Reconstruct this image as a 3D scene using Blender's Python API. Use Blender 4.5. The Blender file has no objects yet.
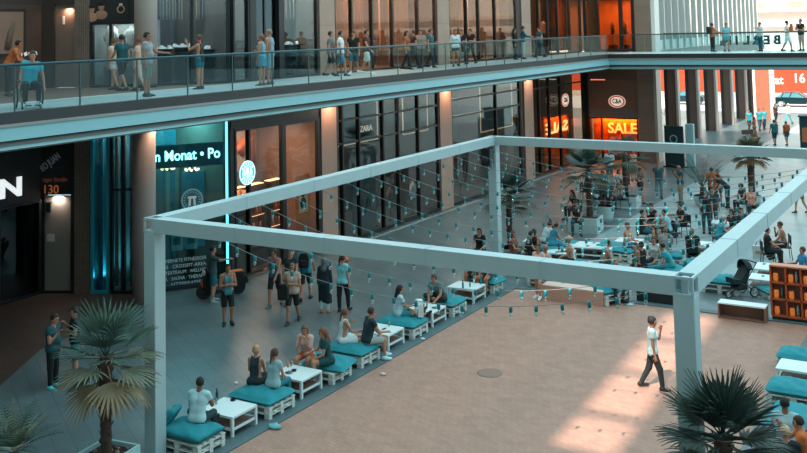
SLOT = (-7.0, -5.65)
SKYC = (.62, .92, 1.0); SKYS = 1.95; KL = 3.0; KS = 1.7
SUNS = 9.0; SUNAZ = -0.045; EXPO = 0.0
import bpy, bmesh, math, random
import numpy as np
from mathutils import Vector, Matrix
random.seed(7)
C = bpy.context.scene.collection
PI = math.pi

# ---------------------------------------------------------------- camera
CAMZ = 8.75
FOC, PPY, PITCH, ROLL, YAW = 979.668, -39.823, 0.0708, -0.0225, -0.5395

_fw = np.array([math.sin(YAW)*math.cos(PITCH), math.cos(YAW)*math.cos(PITCH), math.sin(PITCH)])
_r0 = np.array([math.cos(YAW), -math.sin(YAW), 0.0]); _u0 = np.cross(_r0, _fw)
_rt = _r0*math.cos(ROLL)+_u0*math.sin(ROLL); _up = -_r0*math.sin(ROLL)+_u0*math.cos(ROLL)

def G(px, py, z=0.0):
    """where the sight line through a photo point meets the level z"""
    d = _fw+_rt*(px-403.5)/FOC-_up*(py-PPY)/FOC
    t = (z-CAMZ)/d[2]
    return Vector((d[0]*t, d[1]*t, z))

# ---------------------------------------------------------------- materials
_mats = {}
def lin(h):
    h = h.lstrip('#'); out = []
    for i in (0, 2, 4):
        c = int(h[i:i+2], 16)/255
        out.append(c/12.92 if c <= .04045 else ((c+.055)/1.055)**2.4)
    return (*out, 1)

def M(hexc, rough=.7, metal=0.0, noise=.12, scale=9.0, emit=0.0, bump=0.0):
    key = (hexc, rough, metal, noise, scale, emit, bump)
    if key in _mats: return _mats[key]
    m = bpy.data.materials.new('paint_'+hexc.lstrip('#')); m.use_nodes = True
    nt = m.node_tree; b = nt.nodes['Principled BSDF']
    b.inputs['Roughness'].default_value = rough; b.inputs['Metallic'].default_value = metal
    col = lin(hexc)
    if noise > 0:
        tc = nt.nodes.new('ShaderNodeTexCoord'); n = nt.nodes.new('ShaderNodeTexNoise')
        n.inputs['Scale'].default_value = scale; n.inputs['Detail'].default_value = 4
        nt.links.new(tc.outputs['Object'], n.inputs['Vector'])
        mx = nt.nodes.new('ShaderNodeMix'); mx.data_type = 'RGBA'
        mx.inputs['A'].default_value = tuple(c*(1-noise) for c in col[:3])+(1,)
        mx.inputs['B'].default_value = tuple(min(1, c*(1+noise)) for c in col[:3])+(1,)
        nt.links.new(n.outputs['Fac'], mx.inputs['Factor'])
        nt.links.new(mx.outputs['Result'], b.inputs['Base Color'])
        if bump:
            bp = nt.nodes.new('ShaderNodeBump'); bp.inputs['Strength'].default_value = bump
            bp.inputs['Distance'].default_value = .02
            nt.links.new(n.outputs['Fac'], bp.inputs['Height']); nt.links.new(bp.outputs['Normal'], b.inputs['Normal'])
    else:
        b.inputs['Base Color'].default_value = col
    if emit:
        b.inputs['Emission Color'].default_value = col; b.inputs['Emission Strength'].default_value = emit
    _mats[key] = m
    return m

def glass_mat(tint, refl=.25, name='glass', rough=.02, ior=1.33):
    key = ('glass', tint, refl, rough, ior)
    if key in _mats: return _mats[key]
    m = bpy.data.materials.new(name); m.use_nodes = True; nt = m.node_tree
    nt.nodes.clear()
    out = nt.nodes.new('ShaderNodeOutputMaterial'); tr = nt.nodes.new('ShaderNodeBsdfTransparent')
    gl = nt.nodes.new('ShaderNodeBsdfGlossy'); mix = nt.nodes.new('ShaderNodeMixShader')
    fr = nt.nodes.new('ShaderNodeLayerWeight'); fr.inputs['Blend'].default_value = .5
    pw = nt.nodes.new('ShaderNodeMath'); pw.operation = 'POWER'; pw.inputs[1].default_value = 4.0
    ml = nt.nodes.new('ShaderNodeMath'); ml.operation = 'MULTIPLY_ADD'
    ml.inputs[1].default_value = (ior-1)*1.3; ml.inputs[2].default_value = refl; ml.use_clamp = True
    nt.links.new(fr.outputs['Facing'], pw.inputs[0])
    tr.inputs['Color'].default_value = lin(tint); gl.inputs['Roughness'].default_value = rough
    gl.inputs['Color'].default_value = (.8, .9, .92, 1)
    nt.links.new(pw.outputs[0], ml.inputs[0]); nt.links.new(ml.outputs[0], mix.inputs[0])
    nt.links.new(tr.outputs[0], mix.inputs[1]); nt.links.new(gl.outputs[0], mix.inputs[2])
    nt.links.new(mix.outputs[0], out.inputs[0])
    _mats[key] = m
    return m

def brick_mat(name, c1, c2, mortar, w, h, msize=.012, rough=.55, rot=0.0, offset=.5, noise=.25, nscale=1.2, spec=.5, bump=.15):
    m = bpy.data.materials.new(name); m.use_nodes = True; nt = m.node_tree; b = nt.nodes['Principled BSDF']
    tc = nt.nodes.new('ShaderNodeTexCoord'); mp = nt.nodes.new('ShaderNodeMapping')
    mp.inputs['Rotation'].default_value = (0, 0, rot) if not isinstance(rot, tuple) else rot
    br = nt.nodes.new('ShaderNodeTexBrick'); br.offset = offset
    br.inputs['Color1'].default_value = lin(c1); br.inputs['Color2'].default_value = lin(c2)
    br.inputs['Mortar'].default_value = lin(mortar); br.inputs['Scale'].default_value = 1
    br.inputs['Brick Width'].default_value = w; br.inputs['Row Height'].default_value = h
    br.inputs['Mortar Size'].default_value = msize; br.inputs['Mortar Smooth'].default_value = .3
    n = nt.nodes.new('ShaderNodeTexNoise'); n.inputs['Scale'].default_value = nscale; n.inputs['Detail'].default_value = 8
    mx = nt.nodes.new('ShaderNodeMix'); mx.data_type = 'RGBA'; mx.blend_type = 'MULTIPLY'
    rp = nt.nodes.new('ShaderNodeValToRGB')
    rp.color_ramp.elements[0].position = .3; rp.color_ramp.elements[0].color = (1-noise, 1-noise, 1-noise, 1)
    rp.color_ramp.elements[1].position = .7; rp.color_ramp.elements[1].color = (1, 1, 1, 1)
    nt.links.new(tc.outputs['Object'], mp.inputs['Vector']); nt.links.new(mp.outputs[0], br.inputs['Vector'])
    nt.links.new(tc.outputs['Object'], n.inputs['Vector']); nt.links.new(n.outputs['Fac'], rp.inputs[0])
    mx.inputs['Factor'].default_value = 1
    nt.links.new(br.outputs['Color'], mx.inputs['A']); nt.links.new(rp.outputs[0], mx.inputs['B'])
    nt.links.new(mx.outputs['Result'], b.inputs['Base Color'])
    b.inputs['Roughness'].default_value = rough; b.inputs['Specular IOR Level'].default_value = spec
    if bump:
        bp = nt.nodes.new('ShaderNodeBump'); bp.inputs['Strength'].default_value = bump; bp.inputs['Distance'].default_value = .01
        nt.links.new(n.outputs['Fac'], bp.inputs['Height']); nt.links.new(bp.outputs['Normal'], b.inputs['Normal'])
    return m

# ---------------------------------------------------------------- mesh builder
class MB:
    def __init__(s): s.v = []; s.f = []; s.m = []; s.sm = []
    def add(s, vs, fs, mi=0, smooth=False):
        o = len(s.v); s.v += [tuple(v) for v in vs]
        for f in fs: s.f.append(tuple(i+o for i in f)); s.m.append(mi); s.sm.append(smooth)
        return s
    def box(s, c, d, mi=0, rz=0.0, R=None, ch=0.0):
        hx, hy, hz = d[0]/2, d[1]/2, d[2]/2
        if R is None: R = Matrix.Rotation(rz, 3, 'Z')
        c = Vector(c)
        if ch <= 0:
            vs = [c+R@Vector((x*hx, y*hy, z*hz)) for z in (-1, 1) for x, y in ((-1, -1), (1, -1), (1, 1), (-1, 1))]
            fs = [(3, 2, 1, 0), (4, 5, 6, 7), (0, 1, 5, 4), (1, 2, 6, 5), (2, 3, 7, 6), (3, 0, 4, 7)]
            return s.add(vs, fs, mi)
        ch = min(ch, hx*.9, hy*.9, hz*.9); vs = []
        for z, k in ((-hz, ch), (-hz+ch, 0), (hz-ch, 0), (hz, ch)):
            ax, ay = hx-k, hy-k
            for x, y in ((-ax, -ay+ch*(k == 0)), (-ax+ch*(k == 0), -ay), (ax-ch*(k == 0), -ay), (ax, -ay+ch*(k == 0)),
                         (ax, ay-ch*(k == 0)), (ax-ch*(k == 0), ay), (-ax+ch*(k == 0), ay), (-ax, ay-ch*(k == 0))):
                vs.append(c+R@Vector((x, y, z)))
        fs = [tuple(range(7, -1, -1)), tuple(range(24, 32))]
        for l in range(3):
            for i in range(8):
                j = (i+1) % 8; fs.append((l*8+i, l*8+j, l*8+8+j, l*8+8+i))
        return s.add(vs, fs, mi)
    def bar(s, p, q, w, h=None, mi=0, up=(0, 0, 1)):
        p, q = Vector(p), Vector(q); h = h or w; d = q-p; L = d.length
        if L < 1e-6: return s
        d /= L; u = Vector(up)
        if abs(d.dot(u)) > .98: u = Vector((0, 1, 0))
        x = d.cross(u).normalized(); y = x.cross(d).normalized()
        R = Matrix((x, d, y)).transposed()
        return s.box((p+q)/2, (w, L, h), mi, R=R)
    def tube(s, pts, rad, n=8, mi=0, caps=True, smooth=True):
        pts = [Vector(p) for p in pts]
        if not isinstance(rad, (list, tuple)): rad = [rad]*len(pts)
        vs = []; prev = None
        for i, p in enumerate(pts):
            d = (pts[min(i+1, len(pts)-1)]-pts[max(i-1, 0)])
            d = d.normalized() if d.length > 1e-9 else Vector((0, 0, 1))
            if prev is None:
                a = Vector((0, 0, 1)) if abs(d.z) < .9 else Vector((1, 0, 0))
                x = d.cross(a).normalized()
            else:
                x = (prev-d*prev.dot(d))
                x = x.normalized() if x.length > 1e-6 else d.orthogonal().normalized()
            prev = x; y = d.cross(x)
            for k in range(n):
                t = 2*PI*k/n; vs.append(p+(x*math.cos(t)+y*math.sin(t))*rad[i])
        fs = []
        for i in range(len(pts)-1):
            for k in range(n):
                k2 = (k+1) % n; fs.append((i*n+k, i*n+k2, i*n+n+k2, i*n+n+k))
        s.add(vs, fs, mi, smooth)
        if caps:
            o = len(s.v)-len(vs)
            s.f.append(tuple(o+k for k in range(n-1, -1, -1))); s.m.append(mi); s.sm.append(False)
            e = o+(len(pts)-1)*n
            s.f.append(tuple(e+k for k in range(n))); s.m.append(mi); s.sm.append(False)
        return s
    def lathe(s, prof, c=(0, 0, 0), n=16, mi=0, smooth=True):
        return s.tube([(c[0], c[1], c[2]+z) for r, z in prof], [max(r, 1e-4) for r, z in prof], n, mi, True, smooth)
    def ball(s, c, r, n=8, mi=0, sc=(1, 1, 1)):
        vs = []; fs = []; m = n//2+1
        for i in range(m+1):
            t = PI*i/m
            for k in range(n):
                a = 2*PI*k/n
                vs.append((c[0]+r*sc[0]*math.sin(t)*math.cos(a), c[1]+r*sc[1]*math.sin(t)*math.sin(a), c[2]+r*sc[2]*math.cos(t)))
        for i in range(m):
            for k in range(n):
                k2 = (k+1) % n; fs.append((i*n+k, i*n+n+k, i*n+n+k2, i*n+k2))
        return s.add(vs, fs, mi, True)
    def prism(s, poly, a, b, mi=0, axis='y'):
        """outline in the two other axes, run from a to b along axis"""
        def P(u, v, t):
            return {'y': (u, t, v), 'x': (t, u, v), 'z': (u, v, t)}[axis]
        n = len(poly); vs = [P(u, v, a) for u, v in poly]+[P(u, v, b) for u, v in poly]
        fs = [tuple(range(n)), tuple(range(2*n-1, n-1, -1))]
        for i in range(n):
            j = (i+1) % n; fs.append((j, i, n+i, n+j))
        return s.add(vs, fs, mi)
    def build(s, name, mats, parent=None, recalc=True, loc=None):
        me = bpy.data.meshes.new(name); me.from_pydata(s.v, [], s.f)
        if not isinstance(mats, (list, tuple)): mats = [mats]
        for m in mats: me.materials.append(m)
        me.polygons.foreach_set('material_index', s.m)
        me.polygons.foreach_set('use_smooth', s.sm)
        if recalc and len(s.f) < 60000:
            bm = bmesh.new(); bm.from_mesh(me)
            bmesh.ops.recalc_face_normals(bm, faces=bm.faces); bm.to_mesh(me); bm.free()
        me.update()
        o = bpy.data.objects.new(name, me); C.objects.link(o)
        if parent: o.parent = parent
        if loc is not None: o.location = loc
        return o

def tag(o, label=None, cat=None, group=None, kind=None):
    if label: o['label'] = label
    if cat: o['category'] = cat
    if group: o['group'] = group
    if kind: o['kind'] = kind
    return o

def thing(name, label, cat, loc=(0, 0, 0), rz=0.0, group=None):
    o = bpy.data.objects.new(name, None); C.objects.link(o); o.empty_display_size = .1
    o.location = loc; o.rotation_euler = (0, 0, rz)
    return tag(o, label, cat, group)

def struct(name, mb, mats, parent=None):
    o = mb.build(name, mats, parent)
    if parent is None: o['kind'] = 'structure'
    return o

def struct_root(name):
    o = bpy.data.objects.new(name, None); C.objects.link(o); o['kind'] = 'structure'; return o

def dup(root, loc=None, rz=None, label=None, group=None):
    def cp(o, parent):
        c = o.copy(); C.objects.link(c)
        if parent: c.parent = parent
        for ch in kids.get(o.name, []): cp(ch, c)
        return c
    kids = {}
    def walk(o):
        kids[o.name] = list(o.children)
        for ch in o.children: walk(ch)
    walk(root)
    r = cp(root, None)
    if loc is not None: r.location = loc
    if rz is not None: r.rotation_euler = (0, 0, rz)
    if label: r['label'] = label
    if group: r['group'] = group
    return r

_curves = {}
def text_mesh(body, size, depth=.02, bold=0.0, align='CENTER'):
    cu = bpy.data.curves.new('text', 'FONT'); cu.body = body; cu.size = size; cu.extrude = depth/2; cu.offset = bold
    cu.align_x = align; cu.align_y = 'CENTER'; cu.resolution_u = 3
    o = bpy.data.objects.new('text', cu); C.objects.link(o)
    bpy.context.view_layer.update()
    dg = bpy.context.evaluated_depsgraph_get()
    me = bpy.data.meshes.new_from_object(o.evaluated_get(dg))
    C.objects.unlink(o); bpy.data.objects.remove(o)
    return me

def text_obj(name, body, size, mat, origin, u, up=(0, 0, 1), depth=.02, bold=0.0, parent=None, mirror=False, width=None, align='CENTER'):
    """letters standing at origin, reading along u"""
    me = text_mesh(body, size, depth, bold, align)
    me.materials.clear(); me.materials.append(mat)
    if width:
        xs = [v.co.x for v in me.vertices]; k = width/(max(xs)-min(xs))
        for v in me.vertices: v.co.x *= k
    x = Vector(u).normalized(); y = Vector(up).normalized(); z = x.cross(y)
    mt = Matrix((x, y, z)).transposed().to_4x4(); mt.translation = Vector(origin)
    me.transform(mt)
    o = bpy.data.objects.new(name, me); C.objects.link(o)
    if parent: o.parent = parent
    return o
# ================================================================ SETTING
sc = bpy.context.scene
GZ = 7.0                      # gallery floor level
# palette
TEAL_STEEL = M('#a3c0c2', .45, 0, .06, 3)
DARK = M('#14181a', .35, .2, .15)
DARK_FRAME = M('#1c1d1e', .4, .3, .1)
BROWN_DARK = M('#3a2e29', .6)
PIER = brick_mat('pier_stone', '#b08d7c', '#a48371', '#80695f', 3.0, .62, .008, .6, (PI/2, 0, PI/2), .0, .15)
PIER_G = brick_mat('pier_stone_grey', '#8d7668', '#84705f', '#6b5c52', 3.0, .62, .008, .6, (PI/2, 0, 0), .0, .15)
COLUMN = M('#a4938b', .6, 0, .06, 2)
GLASS = glass_mat('#d3dde0', .05, 'shop_glass')
GLASS_TEAL = glass_mat('#8fd4e0', .08, 'teal_glass')
GLASS_RAIL = glass_mat('#e9f4f5', .012, 'rail_glass', ior=1.07)
TILE = brick_mat('tile_pier', '#8a7467', '#7a6659', '#55463d', .12, .06, .01, .5, (PI/2, 0, PI/2))

paving = brick_mat('stone_paving', '#66777a', '#5d6e71', '#4b5b5e', 1.2, .4, .012, .36, .55, .5, .3, .8, .5, .25)
deckm = brick_mat('deck_blocks', '#b28776', '#a97d6c', '#95735f', .21, .105, .006, .55, .35, .5, .16, 2.5, .4, .2)

# ground (one paved level, the deck is let into it)
DX0, DX1, DY1 = -14.23, -4.93, 30.6
g = MB()
for x0, x1, y0, y1 in ((-60, DX0, -30, 100), (DX0, DX1, DY1, 100), (DX1, 40, -30, 100)):
    g.add([(x0, y0, 0), (x1, y0, 0), (x1, y1, 0), (x0, y1, 0)], [(0, 1, 2, 3)])
struct('ground', g, paving)
g = MB().add([(DX0, -30, 0), (DX1, -30, 0), (DX1, DY1, 0), (DX0, DY1, 0)], [(0, 1, 2, 3)])
struct('floor', g, deckm)
tr = MB().box((DX0-.2, 0.3, .012), (.4, 60.6, .024)); struct('trim_1', tr, M('#4d6468', .6, 0, .35, 30))
tr = MB().box(((DX0+DX1)/2-.2, DY1+.15, .012), (DX1-DX0+.4, .3, .024)); struct('trim_2', tr, M('#4d6468', .6, 0, .35, 30))
tr = MB().box((DX1+.13, 0.3, .012), (.26, 60.6, .024)); struct('trim_3', tr, M('#5d7274', .6, 0, .35, 30))
rd = MB().add([(-160, 100, -.02), (60, 100, -.02), (60, 190, -.02), (-160, 190, -.02)], [(0, 1, 2, 3)])
struct('road', rd, M('#b9b8b5', .8, 0, .1, .8))

palem = brick_mat('sky_bright_paving', '#93a9ac', '#8aa0a3', '#7b9093', 1.2, .4, .010, .36, .55, .5, .22, .8, .5, .2)
pv = MB().box((12.2, 66.5, .003), (53.6, 67, .006)); struct('floor_sky_bright', pv, palem)  # paler tone paints the sky brightness onto the far right paving

class Seg:
    def __init__(s, a, b):
        s.a = Vector((*a, 0)); s.b = Vector((*b, 0)); d = s.b-s.a; s.L = d.length
        s.u = d/s.L; s.n = Vector((s.u.y, -s.u.x, 0)); s.rz = math.atan2(s.u.y, s.u.x)
    def at(s, u, d=0, z=0):
        p = s.a+s.u*u+s.n*d; p.z = z; return p
    def box(s, mb, u0, u1, z0, z1, d0, d1, mi=0):
        c = s.at((u0+u1)/2, (d0+d1)/2, (z0+z1)/2)
        return mb.box(c, (abs(u1-u0), abs(d1-d0), abs(z1-z0)), mi, s.rz)

S_N = Seg((-28.5, 6), (-28.5, 22.9))          # dark shop, far left
S_D = Seg((-28.5, 22.9), (-25.1, 24.6))       # short turned wall
S_M = Seg((-25.1, 24.6), (-23.4, 26.9))       # gym windows
S_F = Seg((-23.4, 26.9), (-23.4, 62.0))       # long shop front
S_C = Seg((-23.4, 62.0), (-19.75, 62.0))      # end wall facing the square
def fy(y): return y-26.9

_nw = [0]; _nd = [0]
def window(seg, u0, u1, z0, z1, mull=(), trans=(), glass=None, fr=None, w=.09, dep=.16, sub=0.05, panes=True):
    _nw[0] += 1; r = struct_root('window_%d' % _nw[0]); fr = fr or DARK_FRAME; glass = glass or GLASS
    f = MB()
    seg.box(f, u0, u1, z0, z0+w, -dep/2, dep/2); seg.box(f, u0, u1, z1-w, z1, -dep/2, dep/2)
    seg.box(f, u0, u0+w, z0+w, z1-w, -dep/2, dep/2); seg.box(f, u1-w, u1, z0+w, z1-w, -dep/2, dep/2)
    f.build('window_frame', fr, r)
    for m in mull:
        mb = MB(); seg.box(mb, m-sub, m+sub, z0+w, z1-w, -dep*.55, dep*.55); mb.build('mullion', fr, r)
    us = [u0]+sorted(mull)+[u1]
    for t in trans:
        mb = MB()
        for a, b in zip(us[:-1], us[1:]):
            seg.box(mb, a+sub, b-sub, t-.04, t+.04, -dep*.4, dep*.4)
        mb.build('transom', fr, r)
    for a, b in zip(us[:-1], us[1:]):
        mb = MB(); seg.box(mb, a+sub, b-sub, z0+w, z1-w, -.012, .0); mb.build('pane', glass, r)
    return r

_nwall = [0]
def wallbox(name, seg, u0, u1, z0, z1, d0, d1, m):
    mb = MB(); seg.box(mb, u0, u1, z0, z1, d0, d1); return struct(name, mb, m)

def room(seg, u0, u1, z0, z1, depth, mat, fl=None, side=True, ceil=None):
    """the shell of a shop behind its glass"""
    wallbox('wall_shop_back', seg, u0, u1, z0, z1, -depth-.1, -depth, mat)
    if side:
        wallbox('wall_shop_side', seg, u0-.05, u0+.05, z0, z1, -depth, -.12, mat)
        wallbox('wall_shop_side', seg, u1-.05, u1+.05, z0, z1, -depth, -.12, mat)
    wallbox('ceiling_shop', seg, u0, u1, z1, z1+.1, -depth, -.1, ceil or BROWN_DARK)
    if fl: wallbox('floor_shop', seg, u0, u1, z0, z0+.015, -depth, -.1, fl)

def area(loc, rot, size, power, color, size_y=None):
    l = bpy.data.lights.new('lamp', 'AREA'); l.energy = power*KL; l.color = color; l.size = size
    if size_y: l.shape = 'RECTANGLE'; l.size_y = size_y
    o = bpy.data.objects.new('shop_lamp_light', l); C.objects.link(o); o.location = loc; o.rotation_euler = rot
    return o
WARM = (1.0, .66, .46); TEALC = (.25, .9, 1.0); NEUT = (1.0, .86, .74)
def shoplight(seg, u, d, z, power, color=WARM, size=1.2, sy=None):
    return area(seg.at(u, d, z), (0, 0, seg.rz), size, power*KS, color, sy)

# ---------------------------------------------------------------- gallery slab, bridge
def slab_profile(name, prof, mat, along):
    mb = MB()
    if along == 'gallery':
        mb.prism([(-20.0+o, z) for o, z in prof], -6.0, 57.2+max(0, -0) , 0, 'y')
    else:
        vs = [(57.2-o, z) for o, z in prof]
        mb.prism(vs, -20.0, 14.0, 0, 'x')
    return struct(name, mb, mat)
FASC = M('#76a6ac', .5, 0, .05, 1.5); LIP = M('#7c7b78', .6, 0, .08); UNDER = M('#9a9895', .7, 0, .08)
BAND = M('#2b2c2d', .6, 0, .1); RIB = M('#8fb4b8', .5, 0, .05)
FLOORG = brick_mat('gallery_floor', '#a9b6b6', '#a2b0b0', '#8d9a9b', 1.2, .6, .008, .35, 0, .5, .12, .6, .5, .05)
FLOORB = brick_mat('gallery_floor_brown', '#7d6256', '#755b50', '#64504a', .6, .6, .008, .4, 0, .5, .15, .6, .5, .05)
parts = [('trim_band', [(0, 7.0), (0, 6.74), (-.3, 6.74), (-.3, 7.0)], BAND),
         ('trim_lip', [(.04, 6.74), (.06, 6.67), (-.3, 6.67), (-.3, 6.74)], LIP),
         ('trim_fascia', [(.02, 6.67), (.10, 6.36), (-.3, 6.36), (-.3, 6.67)], FASC),
         ('trim_reveal', [(-.10, 6.36), (-.10, 6.31), (-.4, 6.31), (-.4, 6.36)], BAND),
         ('trim_rib', [(-.06, 6.31), (.02, 6.24), (-.5, 6.24), (-.5, 6.31)], LIP),
         ('trim_cove', [(-.05, 6.24), (.03, 6.14), (-.5, 6.14), (-.5, 6.24)], RIB),
         ('trim_edge', [(-.08, 6.14), (-.3, 6.06), (-.6, 6.06), (-.5, 6.14)], UNDER)]
for n, pr, m in parts:
    slab_profile(n, pr, m, 'gallery'); slab_profile(n, pr, m, 'bridge')
# floor decks and soffits
mb = MB().box((-21.55, 28, 6.93), (2.5, 68, .14)); struct('floor_gallery', mb, FLOORG)
mb = MB().box((-26.0, 28, 6.93), (6.4, 68, .14)); struct('floor_gallery_inner', mb, FLOORB)
mb = MB().box((-26.0+1.45, 28, 6.45), (8.3, 68, .76)); struct('ceiling_gallery', mb, UNDER)
mb = MB().box((-3.15, 59.6, 6.93), (33.7, 4.4, .14)); struct('floor_bridge', mb, M('#dfe4e2', .3, 0, .04, 1))
mb = MB().box((-3.15, 59.75, 6.45), (33.7, 4.1, .76)); struct('ceiling_bridge', mb, UNDER)
# light inlay line in the gallery floor
mb = MB().box((-22.83, 28, 7.004), (.07, 66, .01)); struct('trim_floor_line', mb, M('#d8cdc4', .5, 0, .05))

# round column, through both storeys
mb = MB().lathe([(.38, 0), (.38, 6.05)], (-24.45, 23.75, 0), 32); struct('column', mb, COLUMN)
mb = MB().lathe([(.38, 7.0), (.38, 13)], (-24.75, 24.15, 0), 32); struct('column', mb, COLUMN)
mb = MB().lathe([(.39, 7.0), (.39, 7.12)], (-24.75, 24.15, 0), 32); struct('trim_column_foot', mb, DARK)

# piers of the shop front
for y0, y1 in ((32.2, 33.25), (42.0, 43.2), (52.0, 53.25)):
    for z0, z1 in ((0, 6.07), (7, 14)):
        wallbox('wall_pier', S_F, fy(y0), fy(y1), z0, z1, -.5, .12, PIER)
wallbox('wall_pier', S_C, 3.6, 4.65, 0, 6.07, -.9, .15, PIER_G)
wallbox('wall_pier', S_C, 3.6, 4.65, 7, 14, -.9, .15, PIER_G)
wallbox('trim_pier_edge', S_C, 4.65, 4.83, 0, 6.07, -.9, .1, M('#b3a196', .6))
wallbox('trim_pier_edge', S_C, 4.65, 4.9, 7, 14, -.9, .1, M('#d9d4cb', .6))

# brown paved apron before the dark shop
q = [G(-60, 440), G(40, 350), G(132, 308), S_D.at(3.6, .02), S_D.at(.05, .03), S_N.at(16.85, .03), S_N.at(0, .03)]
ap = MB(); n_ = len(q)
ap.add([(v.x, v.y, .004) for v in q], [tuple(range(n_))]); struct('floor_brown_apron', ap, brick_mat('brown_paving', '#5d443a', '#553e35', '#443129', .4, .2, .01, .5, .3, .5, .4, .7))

# ---------------------------------------------------------------- lower shops
wood_warm = M('#6b3f28', .5, 0, .3, 3)
# dark shop, far left
wallbox('wall_left', S_N, 0, 16.9, 3.2, 6.07, -.3, 0, M('#191a1b', .6, 0, .2))
window(S_N, 7.5, 13.6, .02, 3.2, (9.6, 11.6), (), glass_mat('#5a5f62', .05, 'smoked_glass'))
window(S_N, 13.6, 16.85, .02, 3.2, (15.2,), (), glass_mat('#5a5f62', .05, 'smoked_glass'))
room(S_N, 7.5, 16.8, 0, 3.2, 3.0, M('#3b2c25', .7), M('#4a372e', .5))
shoplight(S_N, 12.5, -1.2, 3.1, 14)
# turned wall: entrance, tiled pier, teal windows
wallbox('wall_turned', S_D, .0, 1.2, 3.35, 6.07, -.3, .0, M('#141414', .5, 0, .2))
wallbox('wall_turned', S_D, 0, .12, 0, 3.35, -.3, .02, M('#141414', .5, 0, .2))
wallbox('wall_turned', S_D, 1.06, 1.2, 0, 3.35, -.3, .02, M('#141414', .5, 0, .2))
wallbox('wall_tiled', S_D, 1.2, 1.74, 0, 6.07, -.3, .04, TILE)
_nd[0] += 1
d = struct_root('door_1')
mb = MB(); S_D.box(mb, .12, 1.06, .08, 3.3, -.14, -.06); mb.build('door_leaf', M('#8f877f', .35, .3, .1), d)
mb = MB(); S_D.box(mb, .12, 1.06, 0, .1, -.2, -.02); mb.build('threshold', DARK, d)
mb = MB(); S_D.box(mb, .2, .45, 1.75, 2.0, -.06, -.045); mb.build('notice', M('#b7b6b2', .7), d)
mb = MB(); S_D.box(mb, .2, .34, 2.75, 3.1, -.06, .04); mb.build('door_closer', DARK, d)
area(S_D.at(.6, -.02, 3.25), (math.radians(25), 0, S_D.rz), .3, 7, NEUT)
window(S_D, 1.78, 2.42, .02, 6.0, (), (), GLASS_TEAL, M('#2b9fae', .35, .2))
window(S_D, 2.46, 3.8, .02, 6.0, (2.9,), (3.5,), GLASS)
room(S_D, 1.8, 3.75, 0, 6.0, 1.6, M('#3d5a5e', .7), M('#3a3a3a', .5))
for k in range(7):
    mb = MB(); S_D.box(mb, 1.85+k*.27, 1.97+k*.27, .1, 5.9, -.62, -.56)
    tag(mb.build('hanging_drape', M('#a58a78' if k > 1 else '#4fb2bf', .8)), 'narrow hanging drape strip behind the glass beside the tiled pier', 'drape', 'drape strips behind the glass by the tiled pier')
area(S_D.at(2.1, -.8, 5.8), (0, 0, S_D.rz), .5, 26, TEALC)
area(S_D.at(2.1, -.9, .4), (PI, 0, S_D.rz), .5, 14, TEALC)
area(S_D.at(3.2, -.8, 5.8), (0, 0, S_D.rz), .5, 14, NEUT)
# gym windows
window(S_M, 0.02, 2.82, .1, 6.0, (), (), glass_mat('#c3e8ec', .05, 'gym_glass'), M('#1b3a40', .4, .2))
wallbox('wall_gym_foot', S_M, 0, 2.86, 0, .1, -.25, .02, M('#24262a', .6))
room(S_M, .1, 2.75, 0, 6.0, 2.2, M('#2f6f78', .7), M('#33383a', .5))
mb = MB(); S_M.box(mb, .05, 2.8, 4.15, 4.95, -.09, -.05); struct('trim_sign_band', mb, M('#0d4a55', .4, 0, .1))
mb = MB(); S_M.box(mb, 2.66, 2.72, .4, 5.95, -.02, .06)
tag(mb.build('light_tube', M('#59e2f0', .4, 0, 0, 1, 3.0)), 'upright glowing turquoise light tube at the corner of the gym window', 'light')
for k in range(8):
    mb = MB(); S_M.box(mb, .15+k*.32, .28+k*.32, 2.0, 4.1, -1.35, -1.3)
    tag(mb.build('hanging_drape', M('#b09a88', .8)), 'beige hanging drape strip behind the gym window', 'drape', 'drape strips behind the gym window')
mb = MB(); S_M.box(mb, 1.3, 2.1, 1.2, 3.85, -1.1, -1.0); struct('wall_gym_panel', mb, M('#1f8494', .6))
area(S_M.at(1.4, -1.0, 5.8), (0, 0, S_M.rz), 1.2, 45, TEALC)
# coffee shop
window(S_F, .12, 2.9, .1, 5.35, (.92,), (), glass_mat('#e6e2dd', .03, 'cafe_glass'))
window(S_F, 2.9, 5.25, .1, 5.35, (), (), glass_mat('#e6e2dd', .03, 'cafe_glass'), w=.14)
wallbox('wall_header', S_F, -.05, 5.3, 5.35, 6.07, -.3, .05, M('#18191a', .5))
wallbox('wall_jamb', S_F, -.1, .12, 0, 5.35, -.3, .05, M('#121314', .5))
room(S_F, .1, 5.25, 0, 5.6, 3.2, M('#7d5f50', .7, 0, .3, 1.2), M('#6b5043', .5))
wallbox('wall_cafe_dark', S_F, .15, 1.0, .1, 2.4, -.5, -.12, M('#3a3a3c', .6))
shoplight(S_F, 2.6, -1.4, 5.3, 62, (1, .8, .64), 3.0, 1.2)
wallbox('trim_cafe_band', S_F, .2, 5.2, 2.5, 3.1, -2.9, -2.8, M('#6d6a68', .6))
shoplight(S_F, 1.6, -1.2, 2.9, 30, WARM, 1.0)
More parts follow.
